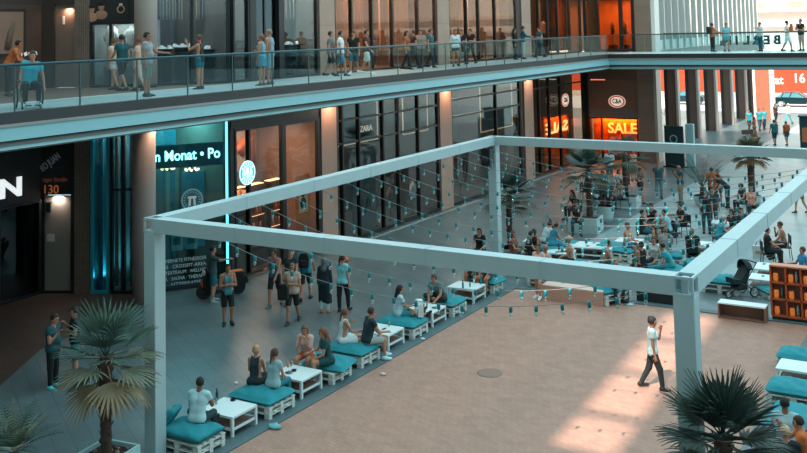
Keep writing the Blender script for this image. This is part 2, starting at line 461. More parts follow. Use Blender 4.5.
# mural on the back wall of the coffee shop: warm shapes
mur = thing('wall_mural', 'warm brown mural of orange shapes high in the coffee shop window', 'mural', S_F.at(2.7, -3.15, 4.2))
def seglocal(seg, mb, ox, du0, du1, z0, z1, d0, d1, mi=0):
    seg.box(mb, du0, du1, z0, z1, d0, d1, mi)
mm = MB()
c0 = S_F.at(2.7, -3.15, 4.2)
mm.box((0.02, 0, 0), (.04, 4.9, 2.1), 0)
mm.build('panel', M('#a98f80', .7, 0, .25, 1.0), mur)
for pts, w, cl in ((((-2.2, -.1), (-1.2, -.25), (-.2, .1)), .3, '#a8502c'), (((.3, .55), (1.0, .2), (1.6, -.35)), .22, '#b4542b'),
                   (((.4, -.3), (1.2, -.05), (2.2, .35)), .28, '#c9744a'), (((1.9, .9), (2.0, 0), (2.1, -.9)), .3, '#8c4a30'), (((-2.3, .7), (-1.8, .35), (-1.5, .6)), .2, '#4d3a32')):
    mm = MB().tube([(.05, a, b) for a, b in pts], w*.7, 8); mm.build('painted_shape', M(cl, .7), mur)
# fashion shop
window(S_F, fy(33.3), fy(41.95), .05, 6.0, (fy(33.75), fy(35.0), fy(36.9), fy(38.2), fy(40.0)), (5.05, 4.1), GLASS)
room(S_F, fy(33.3), fy(41.95), 0, 6.0, 4.0, M('#4c4541', .7, 0, .3, .7), M('#54504c', .4))
shoplight(S_F, fy(37), -1.6, 5.8, 60, NEUT, 5.0, 1.0)
mb = MB().box((-22.95, 45, .012), (.14, 26, .024)); struct('trim_curb', mb, M('#8f9c9d', .6))
# third shop
window(S_F, fy(43.25), fy(51.7), .05, 6.0, (fy(48.4),), (5.2, 4.35), GLASS)
wallbox('wall_jamb', S_F, fy(51.5), fy(52.0), 0, 6.07, -.4, .06, M('#1a1615', .5))
room(S_F, fy(43.25), fy(51.7), 0, 6.0, 4.0, M('#554a44', .7, 0, .3, .7), M('#57524e', .4))
shoplight(S_F, fy(47.5), -1.6, 5.8, 60, NEUT, 5.0, 1.0)
# corner store
window(S_F, fy(53.3), fy(61.6), .05, 6.0, (fy(54.3), fy(55.8), fy(57.6)), (5.1,), glass_mat('#d6cfc6', .05, 'corner_glass'))
window(S_C, .25, 3.55, .05, 2.75, (1.1,), (), glass_mat('#d8b89a', .05, 'sale_glass'))
wallbox('wall_sign_panel', S_C, .2, 3.6, 3.3, 5.15, -.2, .0, M('#7d6353', .45, .3, .12, .8))
wallbox('wall_sign_panel', S_C, .2, 3.6, 5.22, 6.07, -.2, .0, M('#6d574b', .45, .3, .12, .8))
wallbox('trim_sign_rail', S_C, .2, 3.6, 2.75, 3.3, -.24, .03, M('#6f6a66', .5, .2))
wallbox('wall_corner_post', S_C, -.15, .25, 0, 6.07, -.5, .12, M('#151313', .5))
wallbox('wall_store_back', S_C, 0, 3.6, 0, 6, -4.1, -4.0, M('#7a4a2c', .7, 0, .2, 1))
wallbox('wall_store_back', S_F, fy(53.3), fy(70), 0, 6, -4.1, -4.0, M('#57402f', .7, 0, .3, .7))
wallbox('floor_store', S_F, fy(53.3), fy(66), 0, .015, -4, -.1, M('#4a3a30', .5))
shoplight(S_C, 2.0, -.5, 2.72, 90, (1, .42, .1), 2.6, .4)
shoplight(S_F, fy(58.6), -.45, 3.2, 22, (1, .42, .1), 3.4, .4)
wallbox('floor_store', S_C, 0, 3.6, GZ, GZ+.015, -3.1, -.1, M('#6a4a35', .5))
wallbox('ceiling_store', S_F, fy(53.3), fy(66), 5.98, 6.04, -4, -.1, BROWN_DARK)
wallbox('wall_orange_panel', S_C, .3, 3.5, .3, 2.7, -.75, -.68, M('#e0701c', .6, 0, .2, 1.5))
wallbox('wall_orange_panel', S_F, fy(56.6), fy(60.4), .3, 3.0, -.75, -.68, M('#d8661a', .6, 0, .2, 1.5))

# ---------------------------------------------------------------- upper shops
UZ0, UZ1 = 7.0, 11.6
# far left: brown shop with wooden door
wallbox('wall_upper_left', S_N, 6, 16.9, 9.9, 13, -.3, 0, M('#3a2a22', .6, 0, .2))
window(S_N, 8.0, 11.5, UZ0, 9.9, (9.8,), (), glass_mat('#c0aa9c', .04, 'brown_glass'), M('#241b17', .5))
window(S_N, 11.5, 14.0, UZ0, 9.9, (), (), glass_mat('#c0aa9c', .04, 'brown_glass'), M('#241b17', .5), w=.2)
wallbox('wall_upper_left', S_N, 14.0, 16.9, UZ0, 9.9, -.3, 0, M('#4a3226', .55, 0, .2))
room(S_N, 7, 16.8, UZ0, 9.9, 2.5, M('#5e4436', .7, 0, .3, 1), M('#5a4338', .5))
shoplight(S_N, 12.0, -1.0, 9.7, 35, WARM, 2.5, .8)
wallbox('wall_upper_turned', S_D, 0, .45, UZ0, 13, -.3, .02, M('#33251e', .55))
d = struct_root('door_2')
mb = MB(); S_D.box(mb, .45, 1.2, UZ0+.02, 9.9, -.16, -.08); mb.build('door_leaf', M('#6a564a', .4, .1, .12), d)
mb = MB(); S_D.box(mb, .72, .8, 9.2, 9.5, -.08, -.06); mb.build('notice', M('#b9b2aa', .7), d)
wallbox('wall_upper_turned', S_D, .45, 1.2, 9.9, 13, -.3, .02, M('#33251e', .55))
area(S_D.at(.95, .03, 9.7), (math.radians(35), 0, S_D.rz), .12, 3, WARM)
wallbox('wall_upper_tiled', S_D, 1.2, 1.74, UZ0, 13, -.3, .05, TILE)
wallbox('wall_upper_poster', S_D, 1.74, 3.8, 9.25, 13, -.2, .0, M('#1b1b1c', .5))
window(S_D, 1.78, 3.78, UZ0, 9.25, (2.5,), (), glass_mat('#c3cfd0', .05, 'display_glass'))
room(S_D, 1.8, 3.75, UZ0, 9.3, 1.3, M('#8f9a9b', .7, 0, .25, 2), M('#8a8580', .5))
area(S_D.at(2.8, -.6, 9.2), (0, 0, S_D.rz), 1.2, 22, (1, .92, .85))
# shoe shop with thread curtains
window(S_M, .02, 2.82, UZ0, 13, (1.5,), (), glass_mat('#cfd8da', .04, 'shoe_glass'))
room(S_M, .1, 2.8, UZ0, 12.6, 2.4, M('#4a4f52', .7, 0, .2), M('#4a4a4c', .5))
window(S_F, .1, 1.0, UZ0, 13, (), (), glass_mat('#cfd8da', .04, 'shoe_glass'))
wallbox('wall_door_surround', S_F, 1.0, 1.35, UZ0, 13, -.2, .1, M('#1d1817', .5))
wallbox('wall_door_surround', S_F, 2.7, 2.95, UZ0, 13, -.2, .1, M('#1d1817', .5))
wallbox('wall_door_surround', S_F, 1.35, 2.7, 10.3, 13, -.2, .1, M('#2b221f', .5))
d = struct_root('door_3')
mb = MB(); S_F.box(mb, 1.35, 2.7, UZ0+.02, 10.3, -.1, -.08); mb.build('pane', glass_mat('#6d7b7e', .08, 'door_glass'), d)
mb = MB(); S_F.box(mb, 1.98, 2.06, UZ0+.02, 10.3, -.12, -.04); mb.build('door_stile', DARK, d)
window(S_F, 2.95, 5.25, UZ0, 13, (), (), glass_mat('#cfd8da', .04, 'shoe_glass'))
room(S_F, .1, 5.25, UZ0, 12.6, 2.6, M('#5b5650', .7, 0, .2), M('#4a4a4c', .5))
shoplight(S_F, 3.8, -.6, 12.4, 130, NEUT, 2.0, .5); shoplight(S_F, .8, -.6, 12.4, 60, NEUT, .6)
shoplight(S_M, 1.4, -.5, 12.4, 120, (.85, .96, 1), 2.0, .4)
# long upper shops
BRZ = glass_mat('#ecdccf', .03, 'bronze_glass')
window(S_F, fy(33.3), fy(41.95), UZ0, 13, (fy(34.6), fy(36.2), fy(37.9), fy(40.2)), (), BRZ, M('#2a211e', .5))
room(S_F, fy(33.3), fy(41.95), UZ0, 12.6, 3.4, M('#584439', .7, 0, .3, .8), M('#6a5347', .5))
shoplight(S_F, fy(37.5), -1.5, 12.2, 230, (1, .78, .62), 6, 1.5)
window(S_F, fy(43.25), fy(51.4), UZ0, 13, (fy(45.2), fy(46.6), fy(48.6)), (), BRZ, M('#2a211e', .5))
wallbox('wall_upper_jamb', S_F, fy(51.4), fy(52.0), UZ0, 13, -.4, .06, M('#171413', .5))
room(S_F, fy(43.25), fy(51.5), UZ0, 12.6, 3.4, M('#66503f', .7, 0, .3, .8), M('#6a5347', .5))
shoplight(S_F, fy(47.5), -1.5, 12.2, 210, (1, .84, .72), 6, 1.5)
window(S_F, fy(53.3), fy(61.6), UZ0, 13, (fy(54.6), fy(56.0), fy(57.6), fy(59.6)), (), BRZ, M('#2a211e', .5))
wallbox('wall_store_back', S_F, fy(53.3), fy(70), UZ0, 12.6, -3.6, -3.5, M('#57402f', .7, 0, .3, .8))
shoplight(S_F, fy(57.5), -1.5, 12.2, 70, WARM, 6, 1.5)
window(S_C, .1, 3.55, UZ0, 10.6, (1.05, 2.65), (), glass_mat('#e8c8a8', .04, 'store_glass'), M('#1d1614', .5), w=.2, sub=.12)
wallbox('wall_upper_panel', S_C, .1, 3.6, 10.6, 13, -.2, .0, M('#2c2421', .5))
wallbox('wall_store_back', S_C, 0, 3.6, UZ0, 12.6, -3.1, -3.0, M('#c07a44', .7, 0, .35, 1.5))
wallbox('ceiling_store', S_C, -3.0, 3.6, 12.5, 12.6, -3.1, 0, BROWN_DARK)
shoplight(S_C, 1.9, -1.4, 10.5, 45, (1, .5, .18), 2.6, 1.2)

# lamps under the soffit by the piers
for y in (32.7, 42.6, 52.6):
    area(S_F.at(fy(y), .55, 6.0), (0, 0, 0), .15, 16, WARM)
area((-24.0, 24.0, 5.95), (0, 0, 0), .15, 8, WARM)

# ---------------------------------------------------------------- colonnade beyond, street and far buildings
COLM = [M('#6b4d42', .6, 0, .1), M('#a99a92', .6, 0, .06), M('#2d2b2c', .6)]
for i, y in enumerate((70.8, 76.4, 82.0, 87.6, 93.2, 98.4)):
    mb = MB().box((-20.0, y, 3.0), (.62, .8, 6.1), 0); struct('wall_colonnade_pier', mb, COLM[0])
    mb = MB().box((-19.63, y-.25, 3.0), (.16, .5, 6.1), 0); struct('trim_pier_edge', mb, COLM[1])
    mb = MB().box((-20.42, y-.1, 3.0), (.24, .7, 6.1), 0); struct('trim_pier_dark', mb, COLM[2])  # dark strip along the left of each colonnade pier
mb = MB().box((-20.0, 82, 6.5), (1.2, 38, .9)); struct('wall_colonnade_beam', mb, M('#8f8a86', .6))
FIN = M('#d8d3cc', .55, 0, .04)
_nw[0] += 1; r = struct_root('window_%d' % _nw[0])
mb = MB().box((-20.05, 81.3, 11), (.05, 35, 8)); mb.build('pane', glass_mat('#6f7b7e', .12, 'far_glass'), r)
y = 64.2; k = 0
while y < 99.5:
    mb = MB().box((-19.78, y, 11), (.5, .13, 8)); mb.build('fin', FIN, r)
    mb = MB().box((-20.0, y+.9, 11), (.2, .1, 8)); mb.build('mullion', FIN, r)
    y += 1.75; k += 1
mb = MB().box((-20.0, 81.8, 7.3), (.6, 36, .7)); struct('wall_fin_base', mb, FIN)
mb = MB().box((-24.5, 81.3, 11), (.2, 38, 8)); struct('wall_far_room', mb, M('#8a7a70', .7))
# terracotta pier
mb = MB().box((-18.3, 94, 3.05), (1.2, 1.2, 6.1)); struct('wall_terracotta_pier', mb, M('#a8644a', .7, 0, .12, 2))
for dx in (-.73, .73):
    mb = MB().box((-18.3+dx, 94.1, 3.05), (.26, 1.0, 6.1)); struct('trim_pier_sunlit', mb, M('#f3eee8', .6))  # white strips paint the sunlit sides of the pier
# far pale building across the street
W2 = M('#e9ddd2', .7, 0, .05, .5)
mb = MB().box((-25, 134, 13), (150, 4, 26)); struct('wall_far', mb, W2)
for i in range(-3, 5):
    x = -21.2+i*4.9
    _nw[0] += 1; r = struct_root('window_%d' % _nw[0])
    mb = MB().box((x, 131.95, 13.6), (1.5, .2, 4.2)); mb.build('pane', M('#2f6a74', .2, 0, .1), r)
    mb = MB().box((x, 131.85, 13.6), (.1, .25, 4.2)); mb.box((x, 131.85, 14.4), (1.5, .25, .1)); mb.build('mullion', M('#e8e4de'), r)
    mb = MB().box((x, 131.7, 11.3), (2.2, .8, .35)); mb.build('window_sill', M('#e0d2c5'), r)
mb = MB().box((-25, 131.6, 10.2), (150, .9, .5)); struct('trim_cornice', mb, M('#e3cdbd', .7))
mb = MB().box((-25, 131.7, 8.2), (150, .7, .3)); struct('trim_cornice', mb, M('#e3cdbd', .7))
# unseen opposite wing for glass reflections; oversized block added behind the viewer for shade
WB = M('#b9b4ae', .8, 0, .1, .5)
SX0, SX1 = SLOT  # slot shaped to throw the sun streak onto the deck
for x0, x1, z0, z1 in ((-70, SX0, 0, 112), (SX1, 40, 0, 112), (SX0, SX1, 0, 37.9), (SX0, SX1, 51.0, 112)):
    mb = MB().box(((x0+x1)/2, -12.3, (z0+z1)/2), (x1-x0, .6, z1-z0)); struct('wall_shade_block', mb, WB)
for z in (40.5, 44.0, 47.5):  # bars added to band the sun streak
    mb = MB().box(((SX0+SX1)/2, -12.3, z), (SX1-SX0, .3, .09)); struct('trim_streak_bar', mb, WB)
mb = MB().box((-10, -5.6, 6.7), (64, 12.6, .6)); struct('floor_near_gallery', mb, FLOORG)
mb = MB().box((19, 14, 6), (.6, 52, 12)); struct('wall_right', mb, WB)
for z in (2.8, 8.9):
    for k in range(6):
        mb = MB().box((18.66, -8+k*8, z), (.1, 5.6, 2.9))
        _nw[0] += 1; r = struct_root('window_%d' % _nw[0]); mb.build('pane', M('#3c565c', .15, 0, .2), r)

# ---------------------------------------------------------------- daylight
w = bpy.data.worlds.new('sky'); sc.world = w; w.use_nodes = True
bg = w.node_tree.nodes['Background']; bg.inputs[0].default_value = (*SKYC, 1); bg.inputs[1].default_value = SKYS
l = bpy.data.lights.new('sun', 'SUN'); l.energy = SUNS; l.color = (1, .90, .80); l.angle = math.radians(.55)
so = bpy.data.objects.new('sun', l); C.objects.link(so)
el = math.radians(50); az = SUNAZ
sd = Vector((math.sin(az)*math.cos(el), math.cos(az)*math.cos(el), -math.sin(el)))   # travels towards +Y
so.rotation_euler = sd.to_track_quat('-Z', 'Y').to_euler()

cam = bpy.data.cameras.new('camera'); co = bpy.data.objects.new('camera', cam); C.objects.link(co)
cam.sensor_fit = 'HORIZONTAL'; cam.sensor_width = 36; cam.lens = FOC/807*36
cam.shift_x = 0; cam.shift_y = (PPY-226.5)/807; cam.clip_end = 500; cam.clip_start = .05
Rm = Matrix((_rt, _up, -_fw)).transposed().to_4x4(); Rm.translation = (0, 0, CAMZ)
co.matrix_world = Rm; sc.camera = co
vs_ = sc.view_settings; vs_.view_transform = 'Standard'; vs_.look = 'None'; vs_.exposure = EXPO; vs_.gamma = 1; vs_.use_curve_mapping = False
# ================================================================ PEOPLE
def smin(a, b, k):
    h = np.clip(.5+.5*(b-a)/k, 0, 1)
    return b*(1-h)+a*h-k*h*(1-h)

def cone(P, a, b, ra, rb):
    a = np.asarray(a, float); b = np.asarray(b, float); ba = b-a; L = max(ba@ba, 1e-9)
    pa = P-a; h = np.clip(pa@ba/L, 0, 1)
    return np.sqrt(((pa-h[:, None]*ba)**2).sum(1))-(ra+h*(rb-ra))

def ell(P, c, r, ax=None):
    q = P-np.asarray(c)
    if ax is not None: q = q@ax
    q = q/np.asarray(r); n = np.sqrt((q*q).sum(1))
    return (n-1)*min(r)*.9+np.where(n > 1, 0, 0)

_CE = [((0,0,0),(1,0,0)),((0,1,0),(1,1,0)),((0,0,1),(1,0,1)),((0,1,1),(1,1,1)),
       ((0,0,0),(0,1,0)),((1,0,0),(1,1,0)),((0,0,1),(0,1,1)),((1,0,1),(1,1,1)),
       ((0,0,0),(0,0,1)),((1,0,0),(1,0,1)),((0,1,0),(0,1,1)),((1,1,0),(1,1,1))]
def nets(f, lo, hi, res):
    """smooth closed surface of the solid f < 0"""
    lo = np.asarray(lo, float)-2*res; hi = np.asarray(hi, float)+2*res
    n = np.maximum(4, np.ceil((hi-lo)/res).astype(int)+1)
    ax = [lo[i]+res*np.arange(n[i]) for i in range(3)]
    X = np.stack(np.meshgrid(*ax, indexing='ij'), -1).reshape(-1, 3)
    V = f(X).reshape(n)
    ins = V < 0
    c = [s-1 for s in n]
    acc = np.zeros((*c, 3)); cnt = np.zeros(c)
    sl = lambda o: V[o[0]:o[0]+c[0], o[1]:o[1]+c[1], o[2]:o[2]+c[2]]
    for a, b in _CE:
        va, vb = sl(a), sl(b); m = (va < 0) != (vb < 0)
        if not m.any(): continue
        t = np.where(m, va/np.where(m, va-vb, 1), 0)
        for k in range(3):
            acc[..., k] += np.where(m, a[k]+t*(b[k]-a[k]), 0)
        cnt += m
    act = cnt > 0
    idx = -np.ones(c, int); idx[act] = np.arange(act.sum())
    ijk = np.argwhere(act)
    verts = lo+res*(ijk+acc[act]/cnt[act][:, None])
    faces = []
    for d in range(3):
        u, v = (d+1) % 3, (d+2) % 3
        s0 = [slice(None)]*3; s1 = [slice(None)]*3; s0[d] = slice(0, n[d]-1); s1[d] = slice(1, n[d])
        A = ins[tuple(s0)]; B = ins[tuple(s1)]; m = A != B
        pts = np.argwhere(m)
        ok = (pts[:, u] > 0) & (pts[:, v] > 0) & (pts[:, u] < n[u]-1) & (pts[:, v] < n[v]-1)
        pts = pts[ok]
        if not len(pts): continue
        def cell(du, dv):
            q = pts.copy(); q[:, u] -= du; q[:, v] -= dv
            return idx[q[:, 0], q[:, 1], q[:, 2]]
        quad = np.stack([cell(1, 1), cell(0, 1), cell(0, 0), cell(1, 0)], 1)
        fl = B[pts[:, 0], pts[:, 1], pts[:, 2]]
        quad[fl] = quad[fl][:, ::-1]
        faces.append(quad)
    F = np.concatenate(faces) if faces else np.zeros((0, 4), int)
    return verts, F

def nets_obj(name, f, lo, hi, res, mat, parent, extra=None):
    v, F = nets(f, lo, hi, res)
    mats = mat if isinstance(mat, list) else [mat]
    vs = [tuple(x) for x in v]; fs = [tuple(int(i) for i in q) for q in F]; mi = [0]*len(fs)
    if extra:
        o = len(vs); vs += extra.v; fs += [tuple(i+o for i in q) for q in extra.f]; mi += extra.m
    me = bpy.data.meshes.new(name); me.from_pydata(vs, [], fs)
    for m in mats: me.materials.append(m)
    me.polygons.foreach_set('material_index', mi)
    me.polygons.foreach_set('use_smooth', [True]*len(fs)); me.update()
    o = bpy.data.objects.new(name, me); C.objects.link(o); o.parent = parent
    return o

def V3(*a): return np.array(a, float)
def nrm(v): v = np.asarray(v, float); return v/np.linalg.norm(v)

ARMS = {'down': ((.14, .0, -1), (.04, .18, -1)), 'bent': ((.2, -.15, -1), (-.25, 1, .15)),
        'phone': ((.12, .2, -1), (-.3, .6, .75)), 'up': ((.15, .8, -.45), (-.15, .5, 1)), 'lap': ((.14, .3, -1), (-.45, .9, -.35)),
        'table': ((.16, .55, -.85), (-.3, 1, .05)), 'rail': ((.2, .65, -.8), (.1, 1, -.1)),
        'chin': ((.0, .6, -.8), (-.35, .15, 1)), 'back': ((.15, -.35, -1), (-.6, -.25, -.5)),
        'side': ((.5, .2, -.9), (.3, .8, -.2)), 'swing': ((.12, .4, -1), (.0, .75, -.8)), 'swingb': ((.14, -.35, -1), (.05, -.1, -1)),
        'knees': ((.12, .6, -.9), (-.1, .8, -.55)), 'prop': ((.3, -.6, -1), (.1, -.4, -1)), 'fold': ((.16, .1, -1), (-.95, .45, .2)),
        'point': ((.45, .75, -.2), (.2, 1, .15)), 'wheel': ((.25, -.05, -1), (.1, .45, -1))}
LEGS = {'stand': ((.05, .0, -1), (.0, .0, -1)), 'wide': ((.14, .02, -1), (.04, -.03, -1)), 'fwd': ((.02, .38, -1), (.0, .12, -1)),
        'aft': ((.02, -.22, -1), (.0, -.55, -1)), 'bent': ((.04, .2, -1), (.0, -.25, -1)),
        'sit': ((.16, 1, -.02), 'floor'), 'sitw': ((.38, 1, -.02), 'floor'), 'out': ((.14, 1, -.12), 'out'),
        'cross': ((-.28, 1, .12), (.1, .35, -1)), 'tuck': ((.6, .8, .0), (-1, .2, -.12)), 'flat': ((.2, 1, -.03), (0, 1, -.1)), 'up': ((.15, .9, .55), 'floor')}

class _P(dict):
    def __missing__(s, k):
        for q in s:
            if q.startswith(k): return s[q]
        raise KeyError(k)
PEOPLE = _P()

def person(label, pos, face, pose='stand', arms=('down', 'down'), legs=None, S=1.72, female=False, lean=0.0, turn=0.0, nod=0.0,
           top='#333333', sleeve=.45, hem=0.0, bottom='#222222', blen=1.0, skirt=None, shoes='#1c1c1c', hair='#2a1d17', style='short',
           skin='#b98268', res=.021, seat=None, group=None, tank=False, fat=1.0, barefoot=False, nofingers=False, tops=None, strap=None, side=0.0):
    """a figure standing at pos (feet) or sitting on a seat of height seat above pos; face = compass of the photo:
       0 away from the viewer, 90 to the right, 180 to the viewer"""
    a = math.radians(face); cy, sy = math.cos(a), math.sin(a)
    f = Vector((_fw[0]*cy+_rt[0]*sy, _fw[1]*cy+_rt[1]*sy)).normalized()
    root = thing('person', label, 'person', pos, math.atan2(-f.x, f.y), group)
    k = S/1.72; hipw = .088*k*(1.08 if female else 1); shw = .185*k*(.90 if female else 1.0)
    LT, LS_, LU, LF, = .425*k, .43*k, .30*k, .255*k
    # legs
    if legs is None: legs = {'stand': ('stand', 'stand'), 'walk': ('fwd', 'aft'), 'sit': ('sit', 'sit')}[pose]
    J = {}
    pel = V3(0, 0, 0)
    low = 0
    for s, nm, lg in ((1, 'R', legs[0]), (-1, 'L', legs[1])):
        th, sh = LEGS[lg]; th = nrm((th[0]*s, th[1], th[2]))
        hip = V3(s*hipw, 0, -.02*k); kn = hip+th*LT
        J['hip'+nm] = hip; J['kn'+nm] = kn
        if isinstance(sh, str):
            zk = (seat+.10*k if seat else .9)+kn[2]; dz = min(LS_*.995, max(.0, zk-.085*k)); h = math.sqrt(max(0, LS_**2-dz**2))
            dy = h if sh == 'out' else (h if zk < LS_ else .12*h)
            an = kn+V3(0, dy, -math.sqrt(max(0, LS_**2-dy**2)))
        else:
            an = kn+nrm((sh[0]*s, sh[1], sh[2]))*LS_
        J['an'+nm] = an
        fd = nrm((s*.22, 1, -.12)) if not isinstance(sh, str) and sh[1] < -.2 else nrm((s*.2, 1, -.28))
        if not isinstance(sh, str) and sh[2] > -.6: fd = nrm((s*.3, .5, .6)) if sh[1] > .5 else nrm((-s, .4, .0))
        J['toe'+nm] = an+fd*.165*k+V3(0, 0, -.03*k)
        low = min(low, an[2]-.075*k)
    up = (-low) if seat is None else seat+.105*k
    off = V3(0, 0, up)
    for q in J: J[q] = J[q]+off
    pel = pel+off
    # spine
    sp = nrm((math.sin(side), math.sin(lean), math.cos(lean)))
    sr = nrm(V3(1, 0, 0)-sp*sp[0]); ct, st = math.cos(turn*.4), math.sin(turn*.4)
    sf = np.cross(sp, sr); sr2 = sr*ct-sf*st*-1*-1 if False else sr*ct+sf*(-st)
    waist = pel+V3(0, 0, .02)+sp*.16*k; chest = pel+sp*.36*k; neck = pel+sp*.515*k; shl = pel+sp*.47*k
    J['shR'] = shl+sr2*shw; J['shL'] = shl-sr2*shw
    fw_ = np.cross(sp, sr2)
    for s, nm, am in ((1, 'R', arms[0]), (-1, 'L', arms[1])):
        ue, fa = ARMS[am]
        tr = lambda v: nrm(sr2*(v[0]*s)+fw_*v[1]*1.0+V3(0, 0, 1)*v[2]) if True else v
        J['el'+nm] = J['sh'+nm]+tr(ue)*LU; J['wr'+nm] = J['el'+nm]+tr(fa)*LF
        J['hd'+nm] = J['wr'+nm]+nrm(J['wr'+nm]-J['el'+nm])*.085*k; J['fa'+nm] = tr(fa)
    # head
    hf = nrm((math.sin(turn), math.cos(turn), 0)); ht = nrm(V3(0, 0, 1)*math.cos(nod)+sp*.35+hf*math.sin(nod))
    hfw = nrm(hf-ht*(hf@ht)); hr = np.cross(hfw, ht)
    hc = neck+nrm(sp+hf*.35)*.055*k+ht*.098*k
    AX = np.stack([hr, hfw, ht], 1)
    R_ = lambda r: r*k*fat if fat != 1 else r*k
    wr = .86 if female else 1.0
    def torso(P, o=0.0):
        d = cone(P, pel+sr*hipw*.75, pel-sr*hipw*.75, R_(.112)+o, R_(.112)+o)
        for s in (1, -1):
            d = smin(d, cone(P, pel+sr*s*.06*k, waist+sr*s*.055*k*wr, R_(.105)+o, R_(.092)*wr+o), .04)
            d = smin(d, cone(P, waist+sr*s*.055*k*wr, chest+sr2*s*.075*k*wr, R_(.092)*wr+o, R_(.102)*wr+o), .04)
            d = smin(d, cone(P, chest+sr2*s*.075*k*wr, shl+sr2*s*.10*k, R_(.102)*wr+o, .062*k+o), .04)
            if female: d = smin(d, cone(P, chest+sr2*s*.07*k+fw_*.075*k, chest+sr2*s*.07*k+fw_*.08*k, .058*k+o, .058*k+o), .03)
        if fat > 1.02: d = smin(d, cone(P, waist+fw_*.06*fat, waist+fw_*.07*fat, R_(.10)+o, R_(.10)+o), .05)
        d = smin(d, cone(P, J['shR']*.93+J['shL']*.07, J['shL']*.93+J['shR']*.07, .055*k+o, .055*k+o), .04)
        return d
    def arm(P, nm, o=0.0, part=1.0):
        s_, e_, w_ = J['sh'+nm], J['el'+nm], J['wr'+nm]; t = .85 if female else 1
        if part >= 1:
            d = cone(P, s_, e_, .054*k*t+o, .042*k*t+o)
            if part > 1: d = smin(d, cone(P, e_, e_+(w_-e_)*(part-1), .042*k*t+o, (.042-(part-1)*.014)*k*t+o), .015)
            cut = e_+(w_-e_)*(part-1) if part > 1 else e_; dr = nrm(w_-e_) if part > 1 else nrm(e_-s_)
        else:
            cut = s_+(e_-s_)*part; dr = nrm(e_-s_)
            d = cone(P, s_, e_, .054*k*t+o, .05*k*t+o)
        if o > 0: d = np.maximum(d, (P-cut)@dr)
        return d
    def leg(P, nm, o=0.0, part=2.0, loose=0.0):
        h_, n_, a_ = J['hip'+nm], J['kn'+nm], J['an'+nm]
        d = cone(P, h_, n_, R_(.088)+o, .058*k+o+loose)
        if part > 1 or o == 0: d = smin(d, cone(P, n_, a_, .056*k+o+loose, .038*k+o+loose), .03)
        if o == 0: d = smin(d, cone(P, n_+(a_-n_)*.25+V3(0, -.018, 0), n_+(a_-n_)*.35+V3(0, -.018, 0), .046*k, .044*k), .03)
        if o > 0:
            cut = h_+(n_-h_)*part if part <= 1 else n_+(a_-n_)*(part-1); dr = nrm(n_-h_) if part <= 1 else nrm(a_-n_)
            d = np.maximum(d, (P-cut)@dr)
        return d
    def head(P):
        d = ell(P, hc+ht*.03*k-hfw*.005, (.076*k, .095*k, .098*k), AX)
        d = smin(d, cone(P, hc-ht*.02*k+hfw*.02*k, hc-ht*.075*k+hfw*.045*k, .062*k, .036*k), .03)
        d = smin(d, cone(P, hc-ht*.0*k+hfw*.09*k, hc-ht*.025*k+hfw*.102*k, .009*k, .016*k), .012)
        for s in (1, -1): d = smin(d, cone(P, hc+hr*s*.078*k+ht*.012*k, hc+hr*s*.08*k-ht*.02*k, .014*k, .010*k), .008)
        return d
    def body(P):
        d = torso(P)
        d = smin(d, cone(P, neck-sp*.03, hc-ht*.02*k-hfw*.01, .058*k*(.88 if female else 1), .05*k*(.88 if female else 1)), .03)
        d = smin(d, head(P), .02)
        for nm in 'RL':
            d = smin(d, arm(P, nm, 0, 2.0), .02)
            d = smin(d, cone(P, J['wr'+nm], J['hd'+nm], .027*k, .036*k), .015)
            d = smin(d, leg(P, nm), .03)
            d = smin(d, cone(P, J['an'+nm]+V3(0, -.03, -.035)*k, J['toe'+nm], .042*k, .03*k), .02)
        return d
    allp = np.array([J[q] for q in J if q[:2] != 'fa']+[pel, waist, chest, neck, hc+ht*.12*k, hc-hfw*.1, hc+hfw*.1])
    lo, hi = allp.min(0)-.14*k*fat, allp.max(0)+.14*k*fat
    # face and fingers go into the body mesh
    ex = MB()
    for s in (1, -1):
        e = hc+hfw*.086*k+hr*s*.032*k+ht*.012*k
        ex.ball(e, .0125*k, 6, 1); ex.tube([e+hr*.018*k+ht*.02*k, e-hr*.018*k+ht*.02*k], .005*k, 5, 1)
    ex.tube([hc+hfw*.083*k-ht*.052*k+hr*.022*k, hc+hfw*.09*k-ht*.052*k, hc+hfw*.083*k-ht*.052*k-hr*.022*k], .006*k, 5, 2)
    if not nofingers:
        for s, nm in ((1, 'R'), (-1, 'L')):
            fd = nrm(J['hd'+nm]-J['wr'+nm]); sd = np.cross(fd, V3(0, 0, 1))
            sd = nrm(sd) if np.linalg.norm(sd) > .3 else V3(0, 1, 0)
            pl = np.cross(sd, fd); pl = pl if pl[2] < 0 else -pl
            if abs(fd[2]) > .8: sd = nrm(V3(0, 1, 0)-fd*fd[1]); pl = nrm(np.cross(fd, sd))*1.0; pl = pl if pl[0]*s < 0 else -pl
            for i, ln in enumerate((.062, .072, .067, .052)):
                b0 = J['hd'+nm]+sd*(i-1.5)*.018*k+fd*.01*k
                b1 = b0+nrm(fd+pl*.25)*ln*.5*k; b2 = b1+nrm(fd+pl*1.1)*ln*.5*k
                ex.tube([b0, b1, b2], [.0095*k, .0088*k, .007*k], 5, 0)
            b0 = J['wr'+nm]+fd*.035*k-sd*.03*k; b1 = b0+nrm(fd*.7-sd*.9)*.03*k; b2 = b1+nrm(fd+pl*.5)*.03*k
            ex.tube([b0, b1, b2], [.013*k, .011*k, .008*k], 5, 0)
    SK = M(skin, .6, 0, .06, 20)
    nets_obj('body', body, lo, hi, res, [SK, M('#1d1512', .4), M('#8d4a40', .6)], root, ex)
    # upper garment
    hemz = pel-sp*(.02+hem)*k
